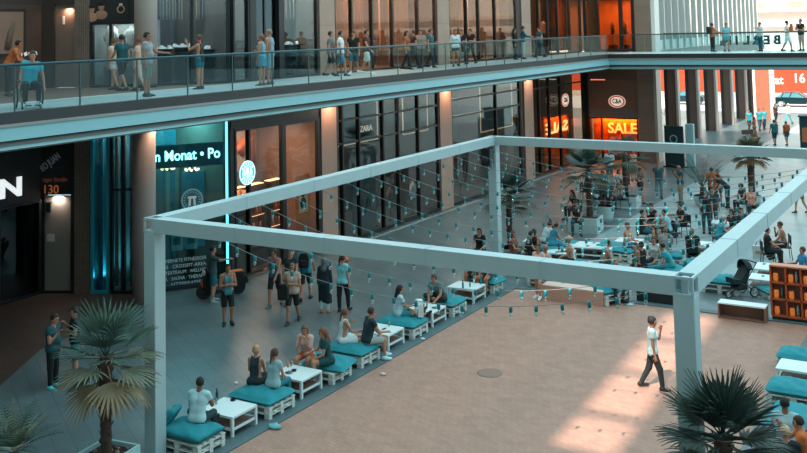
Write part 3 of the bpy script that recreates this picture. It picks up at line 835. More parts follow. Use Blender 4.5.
    if top:
        def shirt(P):
            d = torso(P, .019)
            if sleeve > 0:
                for nm in 'RL': d = smin(d, arm(P, nm, .017, sleeve), .02)
            d = np.maximum(d, -((P-hemz)@sp)-.06)
            nr = (.068 if not tank else .088)*k
            d = np.maximum(d, -cone(P, neck-sp*.015*k+fw_*(.01 if not tank else .05)*k, neck+sp*.2*k+fw_*.03*k, nr, nr*1.3))
            if tank:
                for s in (1, -1): d = np.maximum(d, ((P-(shl+sr2*s*.115*k))@(sr2*s)))
            return d
        nets_obj('shirt' if not skirt else 'dress_top', shirt, lo, hi, res, M(top, .8, 0, .1, 14), root)
    if bottom and not skirt:
        def pants(P):
            d = cone(P, pel+sr*hipw*.75, pel-sr*hipw*.75, R_(.12), R_(.12))
            d = smin(d, cone(P, pel, waist, R_(.115), R_(.09)), .02)
            d = np.maximum(d, (P-(pel+sp*.10*k))@sp)
            for nm in 'RL': d = smin(d, leg(P, nm, .012, blen, .012 if blen < 1.3 else .006), .03)
            return d
        nets_obj('shorts' if blen < 1.3 else 'trousers', pants, lo, hi, res, M(bottom, .85, 0, .1, 14), root)
    if skirt:
        def sk(P):
            kn = (J['knR']+J['knL'])/2; dr = nrm(kn-pel); e = pel+dr*skirt*k
            d = cone(P, waist, pel, R_(.10), R_(.128))
            for nm in 'RL':
                kd = J['kn'+nm]-J['hip'+nm]; q = J['hip'+nm]+kd*(skirt*k+.1)/LT
                d = smin(d, cone(P, J['hip'+nm]-kd*.1, q, R_(.115), R_(.12)), .06)
            d = smin(d, cone(P, pel, e, R_(.11), R_(.10)), .05)
            d = np.maximum(d, (P-e)@dr); d = np.maximum(d, (P-(waist+sp*.04))@sp)
            return d
        nets_obj('skirt', sk, lo, hi, res, M(bottom, .85, 0, .12, 14), root)
    # shoes
    if not barefoot:
        for nm in 'RL':
            fn = lambda P, nm=nm: np.maximum(smin(cone(P, J['an'+nm]+V3(0, -.035, -.03)*k, J['toe'+nm], .054*k, .04*k), cone(P, J['an'+nm]+V3(0, 0, .0), J['an'+nm]+V3(0, 0, -.03), .05*k, .05*k), .02), 0*P[:, 0]-9)
            b = np.array([J['an'+nm], J['toe'+nm]])
            nets_obj('shoe', fn, b.min(0)-.08, b.max(0)+.08, res*.8, M(shoes, .6, 0, .1), root)
    # hair
    if style != 'bald':
        hm = M(hair, .7, 0, .25, 40, 0, .3)
        def hairf(P):
            top_ = .012 if style in ('short', 'cap', 'crop') else .022
            d = ell(P, hc+ht*.034*k-hfw*.012*k, (.082*k+top_*.5, .098*k+top_*.5, .098*k+top_), AX)
            q = (P-hc)@AX
            face_ = np.minimum(q[:, 1]-.035*k, -(q[:, 2]-.062*k))      # in front of the ears and under the fringe
            low_ = -(q[:, 2]+.02*k)
            d = np.maximum(d, np.maximum(np.minimum(face_, .05), low_))
            if style == 'long':
                e = neck-sp*.10*k-fw_*.10*k
                d = smin(d, cone(P, hc-hfw*.055*k, e, .075*k, .065*k), .03)
            if style == 'pony':
                b = hc-hfw*.11*k+ht*.03*k; d = smin(d, cone(P, b, b-ht*.2*k-hfw*.04*k, .035*k, .022*k), .015)
            if style == 'bun':
                b = hc-hfw*.08*k+ht*.10*k; d = smin(d, cone(P, b, b+ht*.01, .04*k, .04*k), .015)
            if style == 'hijab':
                d = smin(d, cone(P, hc, neck-sp*.06, .10*k, .13*k), .04); d = np.maximum(d, -(cone(P, hc+hfw*.09*k, hc+hfw*.2, .062*k, .062*k)))
            if style == 'cap':
                d = smin(d, cone(P, hc+hfw*.08*k+ht*.065*k, hc+hfw*.16*k+ht*.05*k, .022*k, .012*k), .02)
            if style == 'hat':
                q2 = np.sqrt(q[:, 0]**2+q[:, 1]**2)
                d = np.minimum(d, np.maximum(q2-.17*k, np.abs(q[:, 2]-.06*k)-.012*k))
            return d
        hl = np.array([hc-.2*k, hc+.2*k, neck-sp*.25*k-fw_*.15*k]) if style in ('long', 'hijab', 'pony') else np.array([hc-.2*k, hc+.2*k])
        nm_ = {'cap': 'cap', 'hat': 'hat', 'hijab': 'headscarf'}.get(style, 'hair')
        nets_obj(nm_, hairf, hl.min(0), hl.max(0), res*.75, hm, root)
    J['spine'] = chest
    PEOPLE[label] = (root, J)
    return root, J
# ================================================================ PERGOLA AND STRING LIGHTS
PX0, PY0, PW, PL, PT, PH, PB = -15.655, 15.19, 11.54, 16.79, 4.9, .298, .30
PX1, PY1 = PX0+PW, PY0+PL
pg = thing('pergola_frame', 'large pale steel pergola frame of box beams around the terracotta deck', 'pergola', (PX0+PW/2, PY0+PL/2, 0))
def loc(x, y, z): return (x-(PX0+PW/2), y-(PY0+PL/2), z)
ps = .32
corners = [(PX0, PY0), (PX1, PY0), (PX0, PY1), (PX1, PY1)]
cen = [(PX0+ps/2, PY0+ps/2), (PX1-ps/2, PY0+ps/2), (PX0+ps/2, PY1-ps/2), (PX1-ps/2, PY1-ps/2)]
STEEL = M('#a2b9bc', .42, 0, .07, 2.5); STEELD = M('#7f8d90', .5, .1, .1)
for cx, cy in cen:
    mb = MB().box(loc(cx, cy, (PT-PH)/2+.01), (ps, ps, PT-PH-.02), 0, ch=.012)
    p_ = mb.build('post', STEEL, pg)
    mb = MB().box(loc(cx, cy, .012), (ps+.22, ps+.22, .024)); mb.build('base_plate', STEELD, p_)
    mb = MB()
    for sx in (-1, 1):
        for sy in (-1, 1):
            mb.box(loc(cx+sx*(ps/2-.02), cy+sy*(ps/2-.02), PT-PH/2), (.04, .04, PH))
    for z in (PT-.02, PT-PH+.02):
        for sx in (-1, 1):
            mb.box(loc(cx+sx*(ps/2-.02), cy, z), (.04, ps-.08, .04)); mb.box(loc(cx, cy+sx*(ps/2-.02), z), (ps-.08, .04, .04))
        if z < PT-.1: mb.box(loc(cx, cy, z-.005), (ps-.06, ps-.06, .02))
    mb.box(loc(cx, cy, PT-PH/2), (.1, .1, PH-.06))
    mb.build('corner_joint', STEEL, pg)
def beam(a, b, nm):
    mb = MB(); a = Vector(loc(*a)); b = Vector(loc(*b)); d = (b-a).normalized()
    mb.bar(a, b, PB, PH-.01); f = mb.build('beam', STEEL, pg)
    # membrane keder rail along the top and seam plates
    n = int((b-a).length/2.7)
    for i in range(1, n+1):
        c = a+(b-a)*i/(n+1); m2 = MB().bar(c-d*.012, c+d*.012, PB+.012, PH+.002); m2.build('seam_plate', M('#97b6ba', .45, 0, .05), f)
zc = PT-PH/2
beam((PX0+ps, PY0+PB/2, zc), (PX1-ps, PY0+PB/2, zc), 'f'); beam((PX0+ps, PY1-PB/2, zc), (PX1-ps, PY1-PB/2, zc), 'b')
beam((PX0+PB/2, PY0+ps, zc), (PX0+PB/2, PY1-ps, zc), 'l'); beam((PX1-PB/2, PY0+ps, zc), (PX1-PB/2, PY1-ps, zc), 'r')

# small loudspeaker hung on the far left post
ls = thing('loudspeaker', 'black loudspeaker hung at the top of the far pergola post', 'speaker', (PX0+.08, PY1-.52, 3.9))
MB().box((0, 0, .32), (.36, .34, .62), 0, ch=.03).build('cabinet', M('#181c1d', .5), ls)
mb = MB().lathe([(.11, 0), (.1, .01), (.03, .02)], (0, 0, 0), 14); g_ = mb.build('speaker_cone', M('#30383a', .6), ls); g_.rotation_euler = (PI/2, 0, 0); g_.location = (0, -.171, .24)
MB().bar((.05, .17, .4), (.15, .2, .55), .05).build('bracket', DARK, ls)

SOCK = M('#117f86', .4, 0, .1); BULB = glass_mat('#e6f4f2', .25, 'bulb_glass', .1); CORD = M('#8a8f8e', .6)
def string_light(a, b, sag, n, label):
    a, b = Vector(a), Vector(b)
    t = thing('string_light', label, 'string lights', a, 0, 'string lights across the pergola')
    f = lambda s: (b-a)*s+Vector((0, 0, -sag*4*s*(1-s)))
    MB().tube([f(i/24) for i in range(25)], .006, 5).build('cord', CORD, t)
    MB().box((0, 0, .03), (.05, .05, .1)).build('hook', STEELD, t)
    MB().box(b-a+Vector((0, 0, .03)), (.05, .05, .1)).build('hook', STEELD, t)
    for i in range(n):
        s = (i+.6)/(n+.2); p = f(s)
        mb = MB().lathe([(.028, .0), (.034, -.03), (.034, -.095), (.026, -.105)], (0, 0, 0), 8, 0)
        mb.lathe([(.016, -.105), (.032, -.135), (.034, -.16), (.02, -.19), (.003, -.2)], (0, 0, 0), 8, 1)
        mb.build('bulb', [SOCK, BULB], t, loc=p)
LX, RX = PX0+PB-.04, PX1-PB+.04
hk = [16.4+i*1.22 for i in range(13)]
ords = ['nearest', 'second nearest', 'third nearest', 'fourth nearest', 'fifth nearest', 'sixth nearest', 'seventh nearest',
        'sixth from the far end', 'fifth from the far end', 'fourth from the far end', 'third from the far end', 'second from the far end', 'farthest']
for i, y in enumerate(hk):
    string_light((LX, y, PT-PH-.02), (RX, y+.25*((i % 2)*2-1), PT-PH-.02), .95-.02*i+.12*(i % 2), 22,
                 'cord of teal bulbs under the pergola, %s of the strings' % ords[i])

# ================================================================ SEATING ALONG THE DECK
WHITEP = M('#c9cfca', .65, 0, .08, 12); WHITET = M('#d5e3e3', .4, 0, .03, 6)
CUSH = M('#1a848e', .85, 0, .12, 6, 0, .25)
def pallet_mesh(w, d):
    """one euro pallet, w along x, d along y; blocks, bottom runners, deck boards"""
    mb = MB()
    for ix in (-1, 0, 1):
        for iy in (-1, 0, 1):
            mb.box((ix*(w/2-.075), iy*(d/2-.055), .061), (.145, .1, .078))
    for ix in (-1, 0, 1): mb.box((ix*(w/2-.075), 0, .011), (.1, d, .022))
    for ix in (-1, 0, 1): mb.box((ix*(w/2-.075), 0, .111), (.145, d, .022))
    for k in range(5): mb.box((0, -d/2+.05+k*(d-.1)/4, .133), (w, .12 if k % 2 == 0 else .1, .022))
    return mb
def pallet_seat(x, y, w, d, label, rz=0):
    t = thing('pallet_seat', label, 'seat', (x, y, 0), rz, 'white pallet seats along the deck')
    pallet_mesh(w, d).build('pallet', WHITEP, t); pallet_mesh(w, d).build('pallet', WHITEP, t, loc=(0, 0, .144)); return t
def cushion(x, y, w, d, label, z=.289, rz=0, h=.17, puff=.05, fold=False, tilt=0, col=None):
    n, m = 22, 16; vs = []; fs = []
    for s in (1, -1):
        for i in range(n+1):
            for j in range(m+1):
                u, v = i/n*2-1, j/m*2-1
                e = max(0, 1-abs(u)**6)*max(0, 1-abs(v)**5); e = e**.5
                wob = .016*math.sin(u*5+y*3)*math.cos(v*4+x)+.012*math.sin(u*9+v*7+y)+.009*math.sin(u*17-v*6+y*2)
                vs.append((u*w/2*(1-.015*(1-e)), v*d/2*(1-.015*(1-e)), h/2+s*(h/2*e+(puff*(1-u*u)*(1-v*v)+wob*e)*(s > 0))))
    N = (n+1)*(m+1)
    for b in (0, N):
        for i in range(n):
            for j in range(m):
                q = (b+i*(m+1)+j, b+(i+1)*(m+1)+j, b+(i+1)*(m+1)+j+1, b+i*(m+1)+j+1)
                fs.append(q if b == 0 else q[::-1])
    for i in range(n):
        for j in (0, m): a_ = i*(m+1)+j; b_ = (i+1)*(m+1)+j; fs.append((a_, b_, b_+N, a_+N))
    for j in range(m):
        for i in (0, n): a_ = i*(m+1)+j; fs.append((a_, a_+1, a_+1+N, a_+N))
    o = MB().add(vs, fs, 0, True).build('seat_cushion', col or CUSH)
    o.location = (x, y, z); o.rotation_euler = (0, tilt, rz)
    return tag(o, label, 'cushion', 'turquoise seat cushions')
def low_table(x, y, w, d, label, rz=0, h=.45, shelf=True, group='white low tables along the deck'):
    t = thing('low_table', label, 'table', (x, y, 0), rz, group)
    MB().box((0, 0, h-.025), (w, d, .05), ch=.004).build('tabletop', WHITET, t)
    for sx in (-1, 1):
        for sy in (-1, 1):
            MB().box((sx*(w/2-.03), sy*(d/2-.03), (h-.05)/2), (.058, .058, h-.05)).build('leg', WHITET, t)
    if shelf:
        MB().box((0, 0, .17), (w-.125, d-.125, .02)).build('shelf', M('#7c5d4e', .6, 0, .15), t)
        mb = MB()
        for s in (-1, 1): mb.box((0, s*(d/2-.03), .17), (w-.12, .03, .05)); mb.box((s*(w/2-.03), 0, .17), (.03, d-.12, .05))
        mb.build('rail', WHITET, t)
    return t
RX_ = -15.1
pallet_seat(RX_, 15.97, 1.2, .84, 'white pallet seat beside the pergola post under the man in the white tee')
cushion(RX_-.02, 15.98, 1.26, .9, 'turquoise cushion beside the pergola post, under the man in the white tee')
cs = cushion(-15.6, 15.9, .7, .5, 'turquoise back cushion leaning up behind the man in the white tee', z=.46, rz=.3, h=.16, tilt=-.9)
low_table(RX_, 17.17, .98, .84, 'white low table in front of the man in the white tee')
pallet_seat(RX_, 18.35, 1.2, .95, 'white pallet seat under the two women seen from behind')
cushion(RX_, 18.35, 1.28, 1.02, 'wide turquoise cushion under the two women seen from behind')
low_table(RX_, 19.65, .98, .84, 'white low table with drinks in front of the woman in the pink blouse')
pallet_seat(RX_+.02, 20.75, 1.2, .84, 'white pallet seat with the slipped cushion beside the woman in green')
cushion(RX_+.18, 20.8, 1.2, .95, 'slipped turquoise cushion overhanging the pallet seat beside the woman in green', rz=.22, tilt=.06)
pallet_seat(RX_, 22.1, 1.2, .9, 'white pallet seat under the man in navy with bent knees')
cushion(RX_, 22.1, 1.3, 1.0, 'turquoise cushion under the woman in white and the man in navy')
low_table(RX_+.02, 23.55, .96, .84, 'white low table with a phone, ahead of the man in navy')
pallet_seat(RX_, 24.72, 1.2, .84, 'white pallet seat under the woman with the long black hair')
cushion(RX_, 24.72, 1.28, .94, 'turquoise cushion under the woman with the long black hair')
low_table(RX_+.05, 25.95, .96, .84, 'white low table with glasses between the black-haired woman and the man in grey')
pallet_seat(RX_, 27.12, 1.2, .9, 'white pallet seat under the man in grey tee by the glasses table')
cushion(RX_, 27.12, 1.28, 1.0, 'turquoise cushion under the man in grey tee by the glasses table')
low_table(RX_, 28.7, .98, .86, 'white low table crowded with glasses below the front beam')
pallet_seat(RX_, 29.95, 1.1, .7, 'last white pallet seat of the row, near the far corner of the deck')
cushion(RX_+.1, 29.95, 1.2, .8, 'last turquoise cushion of the row, near the far corner of the deck', rz=-.1)

# things on the tables
def small(name, label, cat, x, y, z, kind, col, group=None):
    mb = MB()
    if kind == 'glass': mb.lathe([(.028, 0), (.036, .13), (.033, .132), (.026, .01)], (0, 0, 0), 10)
    if kind == 'bottle': mb.lathe([(.032, 0), (.033, .15), (.014, .2), (.013, .25), (.016, .26)], (0, 0, 0), 10)
    if kind == 'phone': mb.box((0, 0, .005), (.08, .16, .01), ch=.003)
    if kind == 'plate': mb.lathe([(.05, 0), (.10, .018), (.098, .022), (.045, .008)], (0, 0, 0), 16)
    if kind == 'ashtray': mb.lathe([(.06, 0), (.065, .035), (.05, .035), (.045, .012)], (0, 0, 0), 12)
    o = mb.build(name, col if not isinstance(col, str) else M(col, .35)); o.location = (x, y, z)
    return tag(o, label, cat, group)
GL = glass_mat('#d6e6e4', .15, 'drink_glass')
gg = 'glasses on the low tables'
def near(px, py, z=.451): p = G(px, py, z); return p.x, p.y, z
for nm, lb, ct, px, py, kd, cl in (
    ('drinking_glass', 'clear drinking glass on the table before the man in the white tee', 'glass', 216, 404, 'glass', GL),
    ('bottle', 'dark bottle on the table before the man in the white tee', 'bottle', 217, 400, 'bottle', '#163a3c'),
    ('ashtray', 'small dark ashtray near the far corner of the nearest table', 'ashtray', 233, 400.5, 'ashtray', '#1d2324'),
    ('drinking_glass', 'tall iced drink on the table of the woman in the pink blouse', 'glass', 288, 367, 'glass', '#c98c6a'),
    ('drinking_glass', 'clear glass on the table of the woman in the pink blouse', 'glass', 291, 366, 'glass', GL),
    ('plate', 'small saucer on the table of the woman in the pink blouse', 'plate', 289, 373, 'plate', '#8f9a98'),
    ('ashtray', 'dark ashtray on the table of the woman in the pink blouse', 'ashtray', 294, 371, 'ashtray', '#1d2324'),
    ('phone', 'black phone on the table ahead of the man in navy', 'phone', 384, 329, 'phone', '#15191a'),
    ('drinking_glass', 'clear glass on the table ahead of the man in navy', 'glass', 389, 326, 'glass', GL),
    ('bottle', 'dark bottle on the table of the black-haired woman', 'bottle', 420, 306, 'bottle', '#163a3c'),
    ('drinking_glass', 'dark drink on the table of the black-haired woman', 'glass', 423.5, 308, 'glass', '#232a2a'),
    ('drinking_glass', 'pale drink on the table of the black-haired woman', 'glass', 427, 306, 'glass', '#b9a28c'),
    ('plate', 'turquoise saucer on the table of the black-haired woman', 'plate', 435, 308, 'plate', '#4fb0b4'),
    ('bottle', 'teal bottle on the crowded table below the front beam', 'bottle', 463, 288, 'bottle', '#0f7a86'),
    ('drinking_glass', 'clear glass at the near edge of the crowded table', 'glass', 470, 287, 'glass', GL),
    ('drinking_glass', 'pale glass at the far edge of the crowded table', 'glass', 474, 283, 'glass', '#c9d6d4'),
    ('bottle', 'second teal bottle on the crowded table, by the seated pair', 'bottle', 481, 284, 'bottle', '#0f7a86')):
    small(nm, lb, ct, *near(px, py), kd, cl)
# litter on the deck
def crumple(name, label, px, py, r, col, z=0.0):
    p = G(px, py, z); mb = MB(); rnd = random.Random(px)
    mb.ball((0, 0, r*.35), r, 9, 0, (1.25, .8, .45))
    mb.v = [(x*(1+rnd.uniform(-.2, .2)), y*(1+rnd.uniform(-.2, .2)), max(0.002, zz*(1+rnd.uniform(-.35, .35)))) for x, y, zz in mb.v]
    o = mb.build(name, M(col, .8)); o.location = p; return tag(o, label, 'litter')
crumple('crumpled_napkin', 'crumpled turquoise cloth lying on the deck edge beside the nearest table', 275, 428.5, .13, '#79bcc0')
crumple('paper_scrap', 'small white paper scrap on the deck below the navy man', 383, 375, .07, '#d9d2cc')
crumple('paper_scrap', 'white paper scrap on the deck edge below the black-haired woman', 423, 339.5, .06, '#dfe6e6')
crumple('paper_scrap', 'white dot of litter on the paving behind the blonde woman', 236, 383.5, .05, '#f2f5f5')

p = G(490, 373, .0); o = MB().lathe([(.33, 0), (.33, .006), (.28, .008)], (0, 0, 0), 24).build('drain_cover', M('#86685b', .6)); o.location = p
tag(o, 'round flat drain cover in the middle of the deck', 'cover')
# ================================================================ PALMS
TRUNK = M('#4b3930', .9, 0, .45, 14, 0, .8); LEAFG = [M('#4d6b5c', .6, 0, .3, 5), M('#3c5750', .6, 0, .3, 5), M('#6f7560', .65, 0, .3, 5), M('#8a7a5f', .75, 0, .3, 5)]
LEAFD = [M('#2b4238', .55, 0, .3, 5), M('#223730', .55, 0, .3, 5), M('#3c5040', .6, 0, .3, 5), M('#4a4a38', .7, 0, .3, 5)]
def fan_frond(d, pet, rad, nl, droop, rnd, cup=.25, spread=2.3):
    """petiole along d, then a fan of folded leaflets with hanging tips"""
    d = Vector(d).normalized(); side = d.cross(Vector((0, 0, 1)))
    side = side.normalized() if side.length > .05 else Vector((1, 0, 0)); upv = side.cross(d).normalized()
    mb = MB(); e = d*pet+Vector((0, 0, -droop*.12*pet))
    mb.tube([Vector((0, 0, 0)), d*pet*.5+upv*.02, e], [.018, .013, .010], 5)
    for i in range(nl):
        t = (i/(nl-1)-.5)*spread; L = rad*(.78+.22*math.cos(t*1.1))*rnd.uniform(.9, 1.05)
        ld = (d*math.cos(t)+side*math.sin(t)+upv*(cup*abs(t)*.35)).normalized()
        ws = ld.cross(upv).normalized(); w = .030*rad/.8*(15/nl)**.5*rnd.uniform(.85, 1.1)
        pts = []; p = e.copy(); v = ld.copy(); seg = 5
        for s in range(seg+1):
            pts.append(p.copy()); fall = droop*(s/seg)**2*.9+rnd.uniform(0, .05)
            v = (v+Vector((0, 0, -fall*.42))).normalized(); p = p+v*L/seg
        prof = [.45, 1, 1, .85, .6, .06]; vs = []; fs = []
        for s, q in enumerate(pts):
            ww = w*prof[s]; vs += [q-ws*ww+upv*.006, q-upv*ww*.5, q+ws*ww+upv*.006, q+upv*.004]
        for s in range(seg):
            a = s*4; fs += [(a, a+4, a+5, a+1), (a+1, a+5, a+6, a+2), (a+2, a+6, a+7, a+3), (a+3, a+7, a+4, a)]
        mb.add(vs, fs, 0)
    return mb
def trunk_mesh(h, r0, r1, rnd, n=14):
    mb = MB(); pts = []; rad = []; k = int(h/.045)
    for i in range(k+1):
        t = i/k; pts.append((.04*math.sin(t*3)*h*.3, .02*math.sin(t*2.3)*h*.3, t*h))
        rad.append((r0+(r1-r0)*t)*(1+.07*math.sin(i*2.1)+rnd.uniform(-.06, .06)))
    mb.tube(pts, rad, n)
    for i in range(int(h*34)):
        t = rnd.uniform(.05, 1); a = rnd.uniform(0, 2*PI); r = (r0+(r1-r0)*t)*.95
        c = Vector((math.cos(a)*r+.04*math.sin(t*3)*h*.3, math.sin(a)*r, t*h)); mb.bar(c, c+Vector((math.cos(a)*.05, math.sin(a)*.05, .08)), .03, .012)
    return mb, Vector(pts[-1])
def fan_palm(label, x, y, z0, h, r0, r1, nf, rad, pet, mats, seed, spread=(-.5, 1.4), lean=0, dead=.2, single=False, nl=15, group=None, shag=0, trunk=True):
    rnd = random.Random(seed); t = thing('fan_palm', label, 'palm tree', (x, y, z0), rnd.uniform(0, 6), group)
    mb, top = trunk_mesh(h, r0, r1, rnd)
    if trunk: mb.build('trunk', TRUNK, t)
    allm = MB()
    for i in range(nf):
        q = (i+.5)/nf; el = spread[0]+(spread[1]-spread[0])*(q**1.0); a = i*2.39996+rnd.uniform(-.2, .2)
        d = Vector((math.cos(a)*math.cos(el), math.sin(a)*math.cos(el), math.sin(el)))
        dr = .95-.55*q+rnd.uniform(-.1, .15)
        mi = 3 if q < dead else (2 if q < dead+.18 else rnd.choice((0, 1)))
        fm = fan_frond(d, pet*rnd.uniform(.85, 1.1), rad*rnd.uniform(.85, 1.1), nl, max(.15, dr), rnd)
        if single:
            allm.add(fm.v, fm.f, mi)
        else:
            fm.build('frond', mats[mi], t, loc=top+Vector((0, 0, -.02-.12*(1-q))))
    if single: allm.build('crown', mats, t, loc=top)
    return t
# near left palm in its square tray
px0 = Vector((-15.82, 14.33, 0))
pl = thing('planter_tray', 'square white-edged planter tray under the left palm, cut by the picture edge', 'planter', (-15.82, 14.33, 0), .12)
mb = MB()
for s in (-1, 1): mb.box((s*.44, 0, .21), (.05, .93, .42)); mb.box((0, s*.44, .21), (.83, .05, .42))
mb.build('rim', M('#a9cfd3', .5), pl); MB().box((0, 0, .17), (.82, .82, .34)).build('soil', M('#35281f', .95, 0, .5, 20, 0, .6), pl)
rp = random.Random(3)
for i in range(16):
    o = MB().ball((0, 0, .03), rp.uniform(.03, .06), 6, 0, (1, .8, .6)).build('pebble', M(rp.choice(('#8c6f5c', '#a58973', '#6d564a')), .8), pl, loc=(rp.uniform(-.34, .34), rp.uniform(-.34, .34), .33))
fan_palm('fan palm with a shaggy brown trunk in the square tray at the lower left', -15.82, 14.33, .34, 1.95, .105, .13, 25, .80, .46, LEAFG, 5, (-1.2, 1.35), dead=.36, nl=14)
# near right palm
RPX, RPY, _ = G(724, 438, 2.7)
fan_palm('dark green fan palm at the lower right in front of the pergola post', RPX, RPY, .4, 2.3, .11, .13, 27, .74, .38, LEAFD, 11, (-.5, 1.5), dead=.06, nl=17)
pl = thing('planter_tray', 'square planter tray under the dark green fan palm at the lower right', 'planter', (RPX, RPY, 0), .3)
mb = MB()
for s in (-1, 1): mb.box((s*.44, 0, .21), (.05, .93, .42)); mb.box((0, s*.44, .21), (.83, .05, .42))
mb.build('rim', M('#a9cfd3', .5), pl); MB().box((0, 0, .2), (.82, .82, .4)).build('soil', M('#35281f', .95, 0, .5, 20, 0, .6), pl)
# feathery palm at the lower left corner
def feather_palm(label, x, y, z0, nf, L, seed, mats, group=None, elr=(.35, 1.35), th=.35, single=False, tilt=0):
    rnd = random.Random(seed); t = thing('feather_palm', label, 'palm tree', (x, y, z0), 0, group)
    MB().tube([(0, 0, 0), (0, 0, th*.5), (0, 0, th)], [.14, .12, .10], 10).build('trunk', TRUNK, t)
    al = MB()
    for i in range(nf):
        a = i*2.39996+rnd.uniform(-.2, .2); el = elr[0]+(elr[1]-elr[0])*((i+.5)/nf); v = Vector((math.cos(a)*math.cos(el), math.sin(a)*math.cos(el), math.sin(el)))
        p = Vector((0, 0, th)); pts = []; n = 16; ll = L*rnd.uniform(.85, 1.1)
        for s in range(n+1):
            pts.append(p.copy()); v = (v+Vector((0, 0, -.012-.05*s/n))).normalized(); p = p+v*ll/n
        mb = MB().tube(pts, [.014*(1-s/n*.8) for s in range(n+1)], 5)
        for s in range(3, n+1):
            d = (pts[s]-pts[s-1]).normalized(); sd = d.cross(Vector((0, 0, 1))).normalized(); up = sd.cross(d)
            for sg in (-1, 1):
                for hlf in (0,):
                    b = pts[s]-d*hlf*ll/n; ln = ll*.30*math.sin(PI*min(.97, .2+.8*s/n))+.05
                    e = b+(sd*sg*.95+d*.45+up*.25).normalized()*ln+Vector((0, 0, -.12*ln)); w = .010
                    mb.add([b-d*w, b+d*w, e, (b+e)/2+up*.012], [(0, 1, 2), (0, 3, 2), (1, 2, 3), (0, 1, 3)], 0)
        mi = rnd.choice((0, 1, 2))
        if single: al.add(mb.v, mb.f, mi)
        else: mb.build('frond', mats[mi], t)
    if single: al.build('crown', mats, t)
    return t
p = G(14, 470, .35)
feather_palm('low feathery palm at the lower left corner of the picture', p.x, p.y, .35, 24, .95, 4, LEAFG)
pl = thing('planter_tray', 'square planter tray under the low feathery palm in the corner', 'planter', (p.x, p.y, 0), .3)
mb = MB()
for s in (-1, 1): mb.box((s*.4, 0, .2), (.05, .85, .4)); mb.box((0, s*.4, .2), (.75, .05, .4))
mb.build('rim', M('#a9cfd3', .5), pl); MB().box((0, 0, .18), (.75, .75, .34)).build('soil', M('#35281f', .95, 0, .5, 20, 0, .6), pl)
# ================================================================ PEOPLE OF THE SCENE
def on(px, py, z=0.0): return G(px, py, z)
T_ = 1.27
# --- the row of seats (seat cushion top at about .47 above the ground)
def seated(label, x, y, face, seat=.47, **kw):
    return person(label, (x, y, 0), face, 'sit', seat=seat, **kw)
seated('man in white tee seated with his back turned on the nearest turquoise cushion', -15.05, 16.12, 18, legs=('sit', 'tuck'), arms=('table', 'lap'), lean=.22,
       top='#a9d0d4', bottom='#1d3a3f', blen=1.9, hair='#17120f', skin='#8a5a44', S=1.76, turn=-.3)
seated('blonde woman in dark patterned dress seated beside the ponytailed woman in pale blue', -15.42, 18.5, 15, legs=('sit', 'sit'), arms=('lap', 'lap'), female=True, lean=.1,
       top='#1c2f35', bottom='#1c2f35', skirt=.4, hair='#b38a64', style='bun', sleeve=0, tank=True, S=1.68)
seated('ponytailed woman in pale blue top seated beside the blonde woman in dark dress', -14.9, 18.52, 25, legs=('sit', 'sit'), arms=('lap', 'lap'), female=True, lean=.12,
       top='#8fb4b8', bottom='#1c6f7c', blen=1.9, hair='#4a3026', style='pony', sleeve=.4, S=1.66, turn=.2)
seated('woman in pink blouse resting her chin on her hands at the drinks table', -15.46, 20.62, 195, arms=('chin', 'chin'), female=True, lean=.3,
       top='#cfa9a0', bottom='#c0562c', blen=.6, hair='#6d4a38', style='long', sleeve=.9, S=1.68)
seated('long-haired woman in green tee seated at the end of the pink blouse table', -14.75, 20.55, 255, arms=('table', 'lap'), female=True, lean=.22,
       top='#12474a', bottom='#12474a', skirt=.28, hair='#7a4a34', style='long', sleeve=.5, S=1.67, legs=('sit', 'sit'))
seated('woman in white sleeveless top seated beside the man in navy', -15.32, 22.0, 70, arms=('table', 'phone'), female=True, lean=.12,
       top='#c9dadb', bottom='#c9dadb', skirt=.35, hair='#6a4230', style='pony', sleeve=0, tank=True, legs=('flat', 'flat'), S=1.68)
seated('man in navy tee and pale shorts with knees bent over the deck edge', -14.72, 22.25, 65, arms=('table', 'knees'), lean=.22,
       top='#123038', bottom='#a6b0ad', blen=.95, shoes='#b8e0e4', hair='#3a2a22', legs=('sit', 'out'), S=1.78)
seated('woman with long black hair and white bag seated sideways at the fourth table', -15.25, 24.72, 75, arms=('table', 'lap'), female=True, lean=.1,
       top='#a9c9cf', bottom='#2b7f8c', blen=.9, hair='#151110', style='long', sleeve=.5, legs=('flat', 'flat'), S=1.68)
seated('man in grey tee leaning forward cross-legged on the cushion by the glasses table', -15.1, 27.05, 215, arms=('lap', 'table'), lean=.7,
       top='#5f8080', bottom='#2b3334', blen=1.7, hair='#4a3126', legs=('tuck', 'tuck'), S=1.76)
seated('first of two tanned people behind the crowded table, partly under the beam', -15.4, 29.85, 200, arms=('table', 'table'), lean=.3, top='#1b2020', bottom='#2a2a2a', blen=.8, skin='#a8694c')
seated('second of two tanned people behind the crowded table, bare legs at its end', -14.85, 29.8, 215, arms=('lap', 'knees'), lean=.25, top='#27474c', bottom='#27474c', blen=.5, skin='#b06f50', female=True, style='pony')
